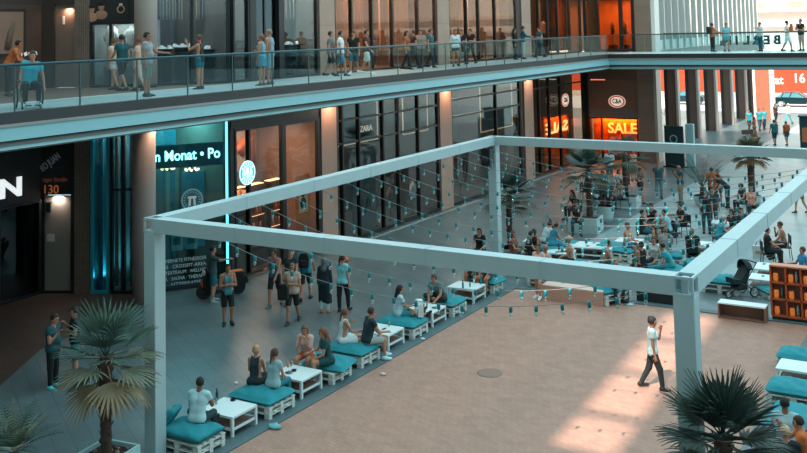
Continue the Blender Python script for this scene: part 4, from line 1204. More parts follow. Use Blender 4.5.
# --- walkers on the paving
person('man in turquoise vest and black shorts strolling with clasped hands', on(228, 325), 165, 'walk', ('fold', 'fold'), ('stand', 'bent'), top='#3a7f88', tank=True, sleeve=0, bottom='#16191a', blen=.95, shoes='#141718', hair='#2a1b14', style='crop', skin='#a3694e', S=1.78, turn=-.3)
person('man in blue sports vest and black shorts walking by the parked scooter', on(275, 306), 195, 'walk', ('bent', 'swing'), top='#1e5564', tank=True, sleeve=0, bottom='#121617', blen=.95, shoes='#3c5a5c', hair='#2b1c15', skin='#a8705a', S=1.82, turn=.5)
person('man in beige tee carrying a black bag in front of the other walkers', on(293, 323), 190, 'walk', ('bent', 'fold'), top='#b59a88', bottom='#15191a', blen=.95, shoes='#182224', hair='#6a5144', style='crop', skin='#a9755c', S=1.78)
person('man in dark tee and cap half hidden behind the beige man', on(291, 304), 185, 'walk', ('down', 'swing'), top='#1d2c2f', bottom='#1a1d1e', blen=1.0, hair='#2e4448', style='cap', S=1.76)
person('man in turquoise tee with black backpack walking away', on(306, 300), 5, 'walk', ('swing', 'swingb'), top='#1f8591', bottom='#1d2122', blen=.95, shoes='#1b1f20', hair='#3a2a22', S=1.80)
person('woman in long navy tunic and grey headscarf walking away', on(325, 313), 10, 'walk', ('down', 'down'), ('stand', 'bent'), female=True, top='#12262e', sleeve=1.9, bottom='#12262e', skirt=.62, style='hijab', hair='#566062', shoes='#a06a50', skin='#9fd0d2', S=1.66)
person('person in pale turquoise tee and black leggings holding an orange bundle', on(343, 312), 20, 'walk', ('down', 'point'), ('fwd', 'stand'), female=True, top='#7cc4ca', bottom='#15191b', blen=1.95, shoes='#231a18', hair='#241813', style='pony', S=1.72, turn=.5)
person('man in black helmet reaching out beside the parked scooter', on(213, 302), 80, 'stand', ('point', 'down'), ('stand', 'bent'), top='#33474c', sleeve=.9, bottom='#0f5a66', blen=.95, hair='#16181a', style='cap', S=1.78, shoes='#8fa3a4')
person('heavy man in dark teal tee and black trousers looking at his phone', on(53, 388), 105, 'stand', ('phone', 'down'), top='#17474d', bottom='#0e1112', blen=1.95, shoes='#4fc0c6', hair='#2a1c16', fat=1.15, S=1.80, nod=.3)
person('man in black tee behind the left palm, facing the man with the phone', on(75, 380), 245, 'stand', ('phone', 'fold'), top='#0f1718', bottom='#11777f', blen=1.0, shoes='#5fc6cc', hair='#2a1d17', style='cap', S=1.82)
person('woman in white tee and dark trousers walking alone across the deck', on(654, 389), 100, 'walk', ('down', 'chin'), ('fwd', 'aft'), female=True, top='#b9cfd0', hem=.05, bottom='#1b2527', blen=1.96, shoes='#14181a', hair='#191210', style='bun', S=1.70, nod=.1, skin='#a06c54')
person('person in pink shorts and white shoes standing by the salmon bench', on(540, 298), 215, 'walk', ('fold', 'fold'), ('stand', 'fwd'), female=True, top='#d9b2a4', bottom='#b9c9c8', blen=.5, shoes='#cfe0e0', skin='#b27456', S=1.68, style='pony')
# --- gallery
gz = GZ
def gal(label, px, py, face, *a, **k): return person(label, on(px, py, gz), face, *a, **k)
gal('person in orange top bending over by the brown shop at the upper left', 8, 96, 80, 'stand', ('table', 'table'), lean=.5, top='#b0602f', sleeve=.5, bottom='#15110f', blen=1.9, hair='#15100d', skin='#b56a40', S=1.74)
gal('man in dark green tee and black shorts strolling on the gallery', 122, 91.5, 300, 'walk', ('down', 'swing'), top='#0f4a4f', bottom='#131617', blen=.95, shoes='#15181a', hair='#231812', skin='#a97458', S=1.80)
gal('woman in pale top and light shorts walking behind the man in dark green', 114, 90, 300, 'walk', ('down', 'down'), female=True, top='#d6b8a4', sleeve=.2, bottom='#d5d0c8', blen=.5, hair='#6a4330', style='bun', S=1.68)
gal('stout man in grey polo and grey shorts resting a hand on the rail', 147, 96.5, 95, 'stand', ('down', 'rail'), top='#8c8f90', bottom='#77786f', blen=1.02, shoes='#1d2022', hair='#251a14', skin='#a66e54', fat=1.1, S=1.82)
gal('woman with bun and pink trousers half hidden behind the man in grey', 139, 91, 280, 'walk', ('down', 'down'), female=True, top='#c9a08e', bottom='#c9a593', blen=1.9, hair='#6a3a26', style='bun', S=1.68)
gal('woman in black vest and turquoise shorts holding up a phone', 200, 89, 285, 'stand', ('down', 'up'), female=True, top='#1c2426', tank=True, sleeve=0, bottom='#1e6a78', blen=.55, hair='#5a3a28', style='bun', shoes='#2a2422', skin='#b0765a', S=1.70)
gal('woman in blue patterned short dress beside the man in grey vest', 262, 85.5, 290, 'stand', ('fold', 'down'), female=True, top='#6aa3b4', sleeve=0, tank=True, bottom='#5b93a6', skirt=.3, hair='#7a5138', style='pony', shoes='#6a4a3c', skin='#b47a5e', S=1.68)
gal('tall man in grey vest and pale shorts beside the woman in blue dress', 270, 84.5, 290, 'stand', ('down', 'down'), top='#7e9aa2', tank=True, sleeve=0, bottom='#86a3a8', blen=1.0, hair='#8a7464', style='crop', shoes='#5f4a40', skin='#b07a60', S=1.84)
gal('young man in grey tee at the back of the four friends', 331, 76.2, 100, 'walk', ('down', 'swing'), top='#6f7476', bottom='#3b3f42', blen=1.0, hair='#251913', S=1.76)
gal('young man in white tee and blue shorts among the four friends', 341, 76, 95, 'walk', ('down', 'swing'), top='#d3dadb', bottom='#5d8b9c', blen=1.0, shoes='#22262a', hair='#251913', S=1.76)
gal('young man in black tee carrying an orange bag among the four friends', 354, 73.5, 190, 'walk', ('down', 'down'), top='#121617', bottom='#2e6a78', blen=1.0, shoes='#dadada', hair='#1d1511', S=1.74)
gal('young man in maroon tee and white shorts, foremost of the four friends', 367, 74, 110, 'walk', ('swing', 'swingb'), top='#4a201d', bottom='#d4d4d0', blen=1.0, shoes='#e6e6e6', hair='#211712', S=1.78)
for i, (px, py, fc, tp, bt, fm, lb) in enumerate((
    (407, 69.5, 110, '#9c5a34', '#2a2422', True, 'woman in rust top passing the bronze shop window'),
    (414, 69, 250, '#3a2c28', '#1d1b1b', False, 'man in dark brown tee facing the woman in rust top'),
    (421, 68, 180, '#8f8578', '#3a3430', False, 'man in stone grey shirt outside the bronze shop window'),
    (431, 67.5, 120, '#2d5a63', '#24303a', False, 'man in dull blue tee beside the second upper pier'),
    (462, 64.5, 200, '#17181a', '#141516', False, 'dark clad man behind the woman in the white blouse'),
    (471, 64, 220, '#1a1817', '#17181a', False, 'dark clad man nearest the curtained window right of the white blouse'),
    (540, 57.5, 250, '#1f5f68', '#2b3b40', False, 'man in teal jacket close to the corner store window'))):
    gal(lb, px, py, fc, 'walk', ('down', 'bent'), top=tp, bottom=bt, blen=1.9, female=fm, style='long' if fm else 'short', res=.026, S=1.70+.02*(i % 4))
gal('woman in white blouse and black shorts carrying a handbag by the rail', 456, 66.5, 175, 'stand', ('down', 'down'), ('stand', 'bent'), female=True, top='#bfd6da', sleeve=1.0, bottom='#17191a', blen=.45, hair='#5a3828', style='long', skin='#b47a5c', S=1.68)
gal('woman in black coat standing at the rail beside the man in teal jacket', 515, 59.5, 100, 'stand', ('down', 'bent'), female=True, top='#101213', sleeve=1.9, bottom='#101213', blen=1.95, hair='#0f0d0c', style='long', S=1.66)
gal('man in teal jacket and pale trousers at the rail by the corner store', 523.5, 59, 95, 'stand', ('rail', 'rail'), top='#0f5560', sleeve=1.9, bottom='#a7b4b2', blen=1.95, hair='#3a2016', style='cap', S=1.78)
# --- bridge
def bri(label, px, py, face, *a, **k):
    q = on(px, py, gz)
    if q.y > 61.2: q = on(px, py+.6, gz)
    q.y = min(q.y, 61.3); return person(label, q, face, *a, res=.024, **k)
bri('woman in orange jacket with black backpack at the bridge rail', 713, 51.6, 75, 'stand', ('rail', 'down'), female=True, top='#b9653f', sleeve=1.6, bottom='#26262a', blen=1.9, hair='#3a2218', style='bun', S=1.70)
bri('woman in turquoise dress with grey handbag beside the orange jacket', 727, 51.4, 200, 'stand', ('down', 'bent'), female=True, top='#6fb4bd', sleeve=.5, bottom='#5aa0aa', skirt=.25, hair='#6a3526', style='long', S=1.68)
bri('man in pale shirt reaching along the bridge rail with a blue bag', 761, 50.6, 260, 'stand', ('down', 'point'), top='#b5bcbd', sleeve=1.0, bottom='#2a4a55', blen=1.9, hair='#4a332a', S=1.70)
bri('man in white tee and pale shorts walking with a child-size orange pack on the bridge', 788, 50.8, 110, 'walk', ('fold', 'fold'), top='#d5cdc6', bottom='#d6dad8', blen=1.0, hair='#1d1512', S=1.78)
bri('man in black tee and beige shorts rubbing his chin at the bridge end', 802, 50.2, 250, 'stand', ('chin', 'fold'), top='#1b1c1d', bottom='#b59a88', blen=1.0, hair='#1d1512', S=1.82)
# --- square beyond the deck: standing
def far(label, px, py, face, *a, **k):
    k.setdefault('res', .027); return person(label, on(px, py), face, *a, **k)
far('man in slate blue tee and grey trousers standing alone on the bright paving', 659.5, 198.5, 190, 'stand', ('down', 'down'), top='#1d4a55', bottom='#5f7e84', blen=1.95, hair='#6a4a3a', style='crop', S=1.78)
far('bald man in teal tee and khaki trousers looking at his phone', 681, 203.5, 265, 'stand', ('phone', 'phone'), top='#164650', bottom='#9a8474', blen=1.95, style='bald', skin='#a06a50', S=1.82, nod=.3)
far('woman in black dress walking away from the white planter', 641, 203, 130, 'walk', ('fold', 'down'), female=True, top='#2a1f20', sleeve=.5, bottom='#15191b', blen=.7, hair='#15100e', style='bun', S=1.70)
far('waiter in orange tee and black cap standing between the potted palms', 713, 206, 20, 'stand', ('bent', 'bent'), top='#c25f22', bottom='#1d2426', blen=1.9, hair='#23282a', style='cap', S=1.80)
far('woman in black top with bare arms beside the waiter in orange', 719, 206, 200, 'stand', ('fold', 'down'), female=True, top='#1a2225', sleeve=0, tank=True, bottom='#234a55', blen=.7, hair='#6a3d28', style='long', S=1.70)
far('man in white shirt standing under the back beam left of the stone pier', 610, 182, 200, 'stand', ('down', 'bent'), top='#a9c4ca', sleeve=.9, bottom='#24606c', blen=1.9, hair='#6a4636', S=1.78)
far('man in black tee standing in the shade near the stone pier', 627, 184, 190, 'stand', ('fold', 'fold'), top='#17282e', bottom='#3a3230', blen=1.9, hair='#140f0d', S=1.78)
far('woman in pale pink top beside the orange doorway of the corner store', 634, 181, 170, 'stand', ('down', 'down'), female=True, top='#b98e7c', bottom='#7d5c50', blen=.8, hair='#7a4a34', style='long', S=1.68)
far('tall man in black tee standing behind the grey-haired man', 707, 234, 25, 'stand', ('down', 'down'), top='#1a272b', bottom='#17454f', blen=1.9, hair='#141110', style='cap', S=1.80)
far('man in dark shirt standing beyond the grey-haired man', 714, 230, 200, 'stand', ('bent', 'down'), top='#20363b', bottom='#20363b', blen=1.9, hair='#20140f', S=1.78)
far('dark-haired person bending forward beside the waiter in orange', 728, 208, 270, 'stand', ('table', 'table'), lean=.8, top='#1d2a2e', bottom='#243a40', blen=1.9, hair='#17110f', S=1.74)
far('person in brown top and shorts walking at the right edge beyond the beam', 801, 213, 260, 'walk', ('bent', 'down'), female=True, top='#a4573a', bottom='#7b5a4d', blen=.6, hair='#5a3626', style='long', S=1.70)
# street walkers
far('man in teal tee and dark shorts walking away beside the orange backpack', 775, 145.5, 5, 'walk', ('down', 'swing'), top='#12606c', bottom='#1c4650', blen=1.0, skin='#a9775c', S=1.80)
far('person with an orange backpack walking away beside the man in teal', 787, 145.2, 0, 'walk', ('down', 'down'), female=True, top='#8a4a30', bottom='#2a6a72', blen=.7, hair='#3a2820', S=1.68)
far('woman in long brown dress pushing a pram along the colonnade', 755, 139, 300, 'walk', ('table', 'table'), female=True, top='#9c6a58', sleeve=1.0, bottom='#9c6a58', skirt=.75, hair='#5a3828', style='hijab', S=1.66)
far('man in turquoise shirt beside the sunlit pier edge', 749.5, 132, 170, 'walk', ('down', 'down'), top='#1f8c98', bottom='#2a3a40', blen=1.9, S=1.78)
far('first of two people in turquoise tops before the terracotta pier', 760, 131, 175, 'walk', ('down', 'down'), top='#1f8491', bottom='#24424a', blen=1.9, S=1.78)
far('second of two people in turquoise tops before the terracotta pier', 764.5, 130, 185, 'walk', ('down', 'bent'), top='#2b929e', bottom='#1d3a44', blen=1.9, S=1.74)
far('woman in dark clothes walking on the sunlit street corner', 776, 123.5, 175, 'walk', ('down', 'bent'), female=True, top='#3a2a2a', bottom='#241f20', blen=1.9, style='long', hair='#5a2a20', S=1.70)
far('person in white clothes crossing the sunlit street corner', 789, 124, 250, 'walk', ('bent', 'down'), top='#e0dcd2', bottom='#5aa8b2', blen=1.9, hair='#d8c8b0', S=1.74)
far('person in dark teal seen between the colonnade piers', 712, 129.5, 180, 'stand', ('down', 'down'), top='#17565f', bottom='#173e46', blen=1.9, S=1.78)
# --- square beyond the deck: seated, given by the head
def seat_far(label, px, py, face, hz=1.30, seat=.47, chair=None, **k):
    k.setdefault('res', .027); k.setdefault('arms', ('table', 'lap'))
    p = G(px, py, hz-.10)
    root, J = person(label, (p.x, p.y, 0), face, 'sit', seat=seat, **k)
    SEATED.append((p.x, p.y, math.atan2(-_fwx(face)[0], _fwx(face)[1]), chair, label, seat))
    return root
SEATED = []
def _fwx(face):
    a = math.radians(face); x = _fw[0]*math.cos(a)+_rt[0]*math.sin(a); y = _fw[1]*math.cos(a)+_rt[1]*math.sin(a)
    n = math.hypot(x, y); return x/n, y/n
seat_far('woman with long auburn hair seated by the trunk of the far palm', 513, 236, 120, female=True, style='long', hair='#6a2f20', top='#7a4434', bottom='#2a3a3e', blen=1.9, chair='cushion')
seat_far('man in black tee seated by the far palm, head down', 526, 235, 100, top='#15191b', bottom='#15191b', blen=1.9, lean=.3, chair='cushion')
seat_far('woman in black vest seated with her back to the beam', 534, 234, 20, female=True, style='long', hair='#1a1210', top='#16191a', tank=True, sleeve=0, bottom='#2a2a2a', blen=.8, chair='cushion')
seat_far('person in white tee leaning far forward over the turquoise bench', 543, 224, 60, top='#bcd3d6', bottom='#1f2a2e', blen=1.9, lean=.6, chair='cushion', hair='#16110f')
seat_far('woman in blue sleeveless dress leaning beside the black tee man', 550, 226, 80, female=True, top='#2f86a0', sleeve=.2, bottom='#2f86a0', skirt=.4, lean=.45, hair='#191412', style='short', chair='cushion')
seat_far('man in black tee hunched at the end of the turquoise bench', 556, 221.5, 280, top='#121718', bottom='#1a2224', blen=1.9, lean=.45, hair='#120e0c', chair='cushion')
seat_far('man in straw hat and white vest seated at the white table', 571, 241, 285, top='#b9d4d8', tank=True, sleeve=0, bottom='#1d2224', blen=.9, style='hat', hair='#c79a7c', lean=.1, chair='cushion')
seat_far('bald man with bare shoulders just above the front beam', 541, 247, 110, top='#b97f68', tank=True, sleeve=0, bottom='#3a4a4e', style='bald', skin='#b5745a', lean=.2, chair='cushion', seat=.42)
seat_far('fair man with bare shoulders beside the bald man above the beam', 549, 249, 280, top='#c4907a', tank=True, sleeve=0, bottom='#3a4a4e', style='crop', hair='#8a5a44', skin='#bb7c62', lean=.2, chair='cushion', seat=.42)
seat_far('man in turquoise vest bending over just above the front beam', 602, 244, 100, top='#2a9fb0', tank=True, sleeve=0, bottom='#26444c', blen=.9, lean=.35, hair='#1c1512', chair='cushion')
seat_far('woman with bare back seated at the edge of the turquoise cushion', 626, 227, 130, female=True, top='#caa08e', sleeve=0, tank=True, bottom='#1c6d8f', blen=.8, style='bun', hair='#6a3e2c', lean=.1, chair='cushion')
seat_far('man in black tee seated sideways on a black chair', 642, 214, 110, top='#1a282c', bottom='#1f5f6c', blen=.95, hair='#1a1310', chair='chair')
seat_far('woman in black dress seated behind the man on the black chair', 651, 207.5, 200, female=True, top='#15181a', sleeve=.2, bottom='#15181a', skirt=.4, style='long', hair='#1a100e', chair='chair')
seat_far('man in pale blue tee with elbows on the black table', 668, 213, 265, top='#8fc6d2', bottom='#2d3a3e', blen=.95, arms=('chin', 'table'), lean=.25, hair='#17110e', chair='chair')
seat_far('dark haired man in black seated at the far black table', 683, 207, 260, top='#161b1d', bottom='#1c2224', blen=1.9, lean=.2, chair='chair')
seat_far('person in grey tee seen from behind below the pale blue man', 665.5, 232.5, 10, top='#8d8c8a', bottom='#1a1d1f', blen=1.9, hair='#6a5142', style='crop', chair='cushion')
seat_far('tanned woman in black vest seen from behind at the white table', 641.5, 247, 340, female=True, top='#14181a', tank=True, sleeve=0, bottom='#222222', blen=.8, style='bun', hair='#231814', chair='cushion')
seat_far('person in turquoise tee stretched out on the cushion by the white table', 671, 246, 280, top='#2a9cab', bottom='#2a8c9b', blen=1.9, lean=.5, legs=('flat', 'flat'), hair='#14100e', chair='cushion')
seat_far('fair haired man in black seated with his back to the viewer', 692, 233.5, 20, top='#101415', bottom='#15191a', blen=1.9, hair='#8a5c40', lean=.15, chair='chair')
seat_far('grey-haired man in bright turquoise tee bent over his meal', 717.5, 218, 110, top='#1f9fb5', bottom='#1f6a78', blen=1.9, hair='#b9b4ae', style='crop', lean=.35, chair='chair')
seat_far('man in black tee seated facing left below the bushy palm', 744, 187, 260, top='#161d20', bottom='#182428', blen=1.9, lean=.2, hair='#15100e', chair='chair')
seat_far('woman in salmon top with teal cap seated below the bushy palm', 751, 190.5, 190, female=True, top='#c58d78', sleeve=.3, bottom='#22343a', blen=1.9, style='cap', hair='#17606a', chair='chair')
seat_far('woman in black seated on the rim of the white planter box', 576, 205.5, 190, hz=1.4, seat=.6, female=True, top='#14191a', bottom='#174247', blen=1.9, style='long', hair='#1c1310', skin='#a86a50')
seat_far('man in white vest and black shorts seated with one foot up by the beam', 783, 226, 280, top='#b5d2d4', tank=True, sleeve=0, bottom='#1b2a30', blen=.95, hair='#4a2c20', skin='#ad6a4c', legs=('sit', 'sit'), arms=('chin', 'knees'), lean=.15, chair='chair')
seat_far('man in black seated beyond the man in white vest', 767, 232, 100, top='#151a1c', bottom='#1b2022', blen=1.9, hair='#17110f', chair='chair')
seat_far('person in blue tee seated behind the orange shelf', 803, 252, 270, top='#1f7fae', bottom='#26444c', blen=1.9, hair='#5a2f22', chair='cushion')
seat_far('long-haired child seated just behind the orange shelf', 777, 264, 170, hz=1.1, seat=.28, female=True, top='#8a4a3a', bottom='#5a4a44', blen=1.0, style='long', hair='#8a4a34', S=1.45, chair='cushion')
k_ = 0
for px, py, fc, tp, ch, lb in ((603, 174, 200, '#1f6f80', 'chair', 'person in blue top seated below the back beam beside the potted bush'),
    (610, 176, 180, '#b9c9cc', 'chair', 'person in white top seated among the tables under the back beam'),
    (617, 172, 150, '#a89a92', 'chair', 'person in beige top and pale cap under the back beam'),
    (596, 183, 90, '#9fb2b4', 'chair', 'person in grey shirt seated in front of the potted bush'),
    (622, 183, 260, '#8d8680', 'chair', 'person in taupe shirt seated at the tables near the stone pier'),
    (606, 190, 20, '#15191a', 'chair', 'person in black seated with back turned by the black table'),
    (575, 193, 250, '#1a1d20', 'chair', 'person in black seated under the dark hanging palm leaves'),
    (585, 176, 120, '#22525c', 'chair', 'person in dark teal seated in the shade of the corner store'),
    (733, 213, 240, '#1a2426', 'chair', 'person in black seated beside the big diagonal beam'),
    (741, 211, 200, '#17333a', 'chair', 'person in deep teal seated against the big diagonal beam'),
    (655, 240, 210, '#c9d0cc', 'cushion', 'person in off-white shirt seated at the middle of the white tables'),
    (609, 262.5, 150, '#2a98a8', 'cushion', 'person in turquoise top right above the front beam near the post'),
    (480, 232, 200, '#121517', 'cushion', 'person in black leaning beside the far pergola post')):
    seat_far(lb, px, py, fc, top=tp, bottom='#26343a', blen=1.9, lean=.15+.05*(k_ % 4), hair=('#1a1310', '#5a3828', '#2b1d16')[k_ % 3], chair=ch, female=k_ % 2 == 0, style='long' if k_ % 2 == 0 else 'short', res=.03); k_ += 1
# --- right edge, near
p = G(785, 411, 1.2)
seated('man in pale blue shirt seen from behind at the right edge of the deck', p.x, p.y, 20, top='#9dbcc2', sleeve=.6, bottom='#31444a', blen=1.9, hair='#15110f', style='crop', arms=('table', 'table'), lean=.2, S=1.82, skin='#8a5b46')
p = G(786, 438, 1.2)
seated('blond person in black top at the right edge, below the man in pale blue', p.x, p.y, 15, top='#15191b', bottom='#20282a', blen=1.9, hair='#c9a284', style='short', arms=('table', 'table'), lean=.15, S=1.76)
p = G(806, 428, 1.15)
seated('person in orange top at the right edge facing the man in pale blue', p.x, p.y, 290, top='#c8662a', sleeve=.4, bottom='#26343a', blen=1.9, hair='#3a2419', arms=('up', 'table'), lean=.2, S=1.72)
# ================================================================ RAILINGS
rl = thing('glass_railing', 'long glass railing with dark teal handrail along the upper gallery edge', 'railing', (-20.06, 26, GZ))
ys = [2.0, 4.2, 6.4, 8.6, 10.8, 13.1, 15.35]
while ys[-1] < 56: ys.append(ys[-1]+1.95)
ys[-1] = 57.1
MB().tube([(0, -24, 1.12), (0, 31.1, 1.12)], .035, 8).build('handrail', M('#2c4d54', .4, .3, .1), rl)
for a, b in zip(ys[:-1], ys[1:]):
    MB().box((0, (a+b)/2-26, .56), (.016, b-a-.035, 1.06)).build('pane', GLASS_RAIL, rl)
for a in ys:
    MB().box((0, a-26, .55), (.03, .03, 1.1)).build('upright', M('#3c5054', .4, .4, .1), rl)
r2 = thing('glass_railing', 'glass railing with thin dark handrail on the near side of the bridge', 'railing', (-3, 57.28, GZ))
MB().tube([(-17, 0, 1.14), (16.5, 0, 1.14)], .03, 8).build('handrail', M('#33383a', .4, .3, .1), r2)
for k in range(15):
    MB().box((-17+1.1+k*2.23, 0, .56), (2.19, .016, 1.06)).build('pane', GLASS_RAIL, r2)
r3 = thing('glass_railing', 'glass railing on the far side of the bridge carrying the letters', 'railing', (-3, 61.86, GZ))
MB().tube([(-15, 0, 1.14), (16.5, 0, 1.14)], .025, 8).build('handrail', M('#6a6a68', .4, .3, .1), r3)
for k in range(14):
    MB().box((-15+1.1+k*2.23, 0, .56), (2.19, .016, 1.06)).build('pane', GLASS_RAIL, r3)
bs = thing('letter_sign', 'large dark letters BERLIN mounted on the far bridge railing, seen from behind', 'sign', (-12.6, 61.95, GZ+.62))
for i, ch in enumerate('BERLIN'):
    text_obj('letter', ch, .72, M('#4a5557', .6), (1.45-i*.59-.0, .03, 0), (-1, 0, 0), depth=.08, bold=.03, parent=bs)

# ================================================================ SIGNS
def sign(name, label, seg, u, z, body, size, mat, d=.03, width=None, bold=0.0, tiltv=None, depth=.03, mirror=False):
    t = thing(name, label, 'sign', seg.at(u, d, z))
    uu = seg.u if not mirror else -seg.u
    if tiltv: uu = (seg.u+Vector((0, 0, tiltv))).normalized()
    up = Vector((0, 0, 1)) if not tiltv else (Vector((0, 0, 1))-seg.u*0).normalized()
    if tiltv: up = seg.n.cross(uu).normalized()
    text_obj('lettering', body, size, mat, (0, 0, 0), uu, up, depth, bold, t, width=width)
    return t
sign('letter_sign', 'big white letters IN on the dark shop front at the far left', S_N, 15.5, 3.74, 'IN', .85, M('#e9eef0', .5, 0, 0, 1, .9), .04, 1.15, .03)
sign('house_number', 'copper house number 130 over the grey entrance door', S_D, .36, 3.52, '130', .42, M('#b0663f', .5, 0, 0, 1, .35), .06, .5)
sign('street_name', 'small copper street name above the house number', S_D, .5, 3.86, 'ziger Straße', .2, M('#7d4a34', .5, 0, 0, 1, .2), .03, .88)
sign('slanted_lettering', 'dim slanted grey lettering above the small copper street name', S_D, .33, 4.45, 'RO JUAN', .34, M('#7b8688', .5, 0, 0, 1, .12), .03, .78, 0, .75)
sign('neon_sign', 'glowing turquoise lettering n Monat • Po on the band over the gym window', S_M, 1.33, 4.56, 'n Monat • Po', .5, M('#8df3fb', .4, 0, 0, 1, 2.2), .02, 2.25, .006)
gt = thing('window_lettering', 'dim white lines of gym lettering low on the gym window', 'lettering', S_M.at(1.25, .012, .62))
for i, ln in enumerate(('VERNETE FITNESSGER', 'E · CROSSFIT-AREA', 'TEXTRAUM · WELLNES', 'L · SAUNA · THERAPIE', 'NTTERRASSE')):
    text_obj('text_line', ln, .165, M('#9fb2b2', .6, 0, 0, 1, .12), (0, 0, .38-.2*i), S_M.u, depth=.006, parent=gt, width=1.42-.06*(i % 2)-(.4 if i == 4 else 0))
def ring(mb, R0, R1, n, x0, x1, mi=0, a0=0, a1=2*PI):
    vs = []; fs = []
    for i in range(n+1):
        a = a0+(a1-a0)*i/n
        for r in (R0, R1):
            for x in (x0, x1): vs.append((x, r*math.cos(a), r*math.sin(a)))
    for i in range(n):
        b = i*4; fs += [(b, b+4, b+6, b+2), (b+1, b+3, b+7, b+5), (b, b+1, b+5, b+4), (b+2, b+6, b+7, b+3)]
    mb.add(vs, fs, mi)
    return mb
# round sign in the gym window
rz = S_M.rz-PI/2
gs = thing('round_sign', 'round pale emblem with a doorway mark on the gym window', 'sign', S_M.at(1.47, .012, 3.02), rz)
em = M('#6f9f9f', .5, 0, 0, 1, .15)
ring(MB(), .33, .38, 28, 0, .008).build('emblem_ring', em, gs)
mb = MB()
for i in range(18):
    a = i*2*PI/18; MB().box((.004, .27*math.cos(a), .27*math.sin(a)), (.008, .035, .07), R=Matrix.Rotation(a-PI/2, 3, 'X')).build('emblem_letter', em, gs)
MB().prism([(-.15, .12), (.15, .12), (.15, .05), (.11, .05), (.13, -.2), (.05, -.2), (.04, .04), (-.04, .04), (-.05, -.2), (-.13, -.2), (-.11, .05), (-.15, .05)], 0, .009, 0, 'x').build('emblem_mark', M('#b9c6bf', .5, 0, 0, 1, .2), gs)
# round coffee sign
cs = thing('round_sign', 'round glowing white and turquoise emblem in the coffee shop window', 'sign', S_F.at(27.66-26.9, .09, 3.74))
CW = M('#e8fbff', .4, 0, 0, 1, 1.2); CT = M('#18a9c9', .4, 0, 0, 1, 1.1)
ring(MB(), .001, .43, 36, -.03, 0).build('emblem_disc', CT, cs)
ring(MB(), .40, .43, 36, 0, .012).build('emblem_ring', CW, cs); ring(MB(), .24, .265, 36, 0, .012).build('emblem_ring', CW, cs)
mb = MB()
for i in range(16):
    a = i*2*PI/16+.2
    if abs(math.sin(a)) > .2: MB().box((.006, .335*math.cos(a), .335*math.sin(a)), (.012, .05, .08), R=Matrix.Rotation(a-PI/2, 3, 'X')).build('emblem_letter', CW, cs)
mb = MB().ball((.0, 0, .05), .075, 10, 0, (.15, 1, 1.2))
mb.prism([(-.1, .12), (-.05, .2), (0, .16), (.05, .2), (.1, .12)], 0, .012, 0, 'x')
for s in (-1, 1):
    mb.tube([(.006, s*.07, .06), (.006, s*.1, -.05), (.006, s*.08, -.17)], .016, 6); mb.tube([(.006, s*.17, -.1), (.006, s*.19, .02), (.006, s*.15, .12)], .02, 6)
mb.tube([(.006, 0, -.03), (.006, 0, -.2)], .03, 6)
mb.build('emblem_figure', CW, cs)
sign('letter_sign', 'small pale letters ZARA on the fashion shop glass', S_F, fy(35.6), 4.54, 'ZARA', .36, M('#c9bfb2', .5, 0, 0, 1, .35), .02, .95)
sign('letter_sign', 'large dark letters RA on the curtain low in the fashion shop window', S_F, fy(35.9), 1.2, 'RA', 1.0, M('#4c4038', .6), -.3, 1.0)
mb = MB(); S_F.box(mb, fy(35.05), fy(36.85), .1, 3.7, -.4, -.36)
tag(mb.build('shop_banner', M('#7c736c', .8)), 'plain taupe banner behind the large dark letters in the fashion shop', 'banner')
# store ovals and sale letters
def oval_sign(label, loc_, rz, hang=False):
    t = thing('oval_sign', label, 'sign', loc_, rz, None)
    def ov(k0, k1, x0, x1, m, nm):
        mb = ring(MB(), k0, k1, 32, x0, x1); mb.v = [(x, y*1.42, z) for x, y, z in mb.v]; mb.build(nm, m, t)
    ov(.001, .40, -.06, 0, M('#b9482c', .5, 0, 0, 1, .35), 'oval_plate'); ov(.001, .29, 0, .02, M('#f3d9c6', .5, 0, 0, 1, .75), 'oval_face')
    ov(.37, .40, 0, .02, M('#f3d9c6', .5, 0, 0, 1, .75), 'oval_rim')
    text_obj('lettering', 'C&A', .42, M('#1a2026', .5), (.03, 0, 0), (0, 1, 0), depth=.02, bold=.012, parent=t, width=.62)
    if hang: MB().bar((-.03, -.1, .4), (-.03, -.1, 1.5), .03).build('hanger_rod', DARK, t)
    return t
oval_sign('red rimmed oval store sign on the brown panel above the orange windows', (-21.2, 61.95, 3.8), -PI/2)
oval_sign('red rimmed oval store sign hung in the side window beside the dark corner post', (-23.28, 58.25, 4.12), 0, True)
SALE = M('#ffd49a', .5, 0, 0, 1, 3.5)
sign('sale_sign', 'glowing letters SALE in the orange window below the oval sign', S_C, 2.26, 1.98, 'SALE', .92, SALE, -.64, 1.95, .02)
sign('sale_sign', 'glowing letters SALE seen reversed in the side window of the corner store', S_F, fy(58.6), 2.35, 'SALE', .92, SALE, -.64, 3.6, .02, mirror=True)
# street hoarding
hd = thing('street_hoarding', 'long orange street hoarding with white lettering across the road', 'hoarding', (-35, 118.2, 0))
MB().box((0, 0, 1.95), (62, .3, 2.6)).build('panel', M('#b53c18', .6, 0, .05, .5), hd)
MB().box((0, 0, .33), (62, .34, .62)).build('plinth', M('#b7a79a', .8), hd)
text_obj('lettering', 'rat', 1.35, M('#fbf4ec', .5), (-21.5+35, -.17, 2.05), (1, 0, 0), depth=.02, bold=.02, parent=hd, width=1.35)
text_obj('lettering', '16 L', 1.45, M('#fbf4ec', .5), (-18.6+35, -.17, 2.25), (1, 0, 0), depth=.02, bold=.02, parent=hd, width=2.1)
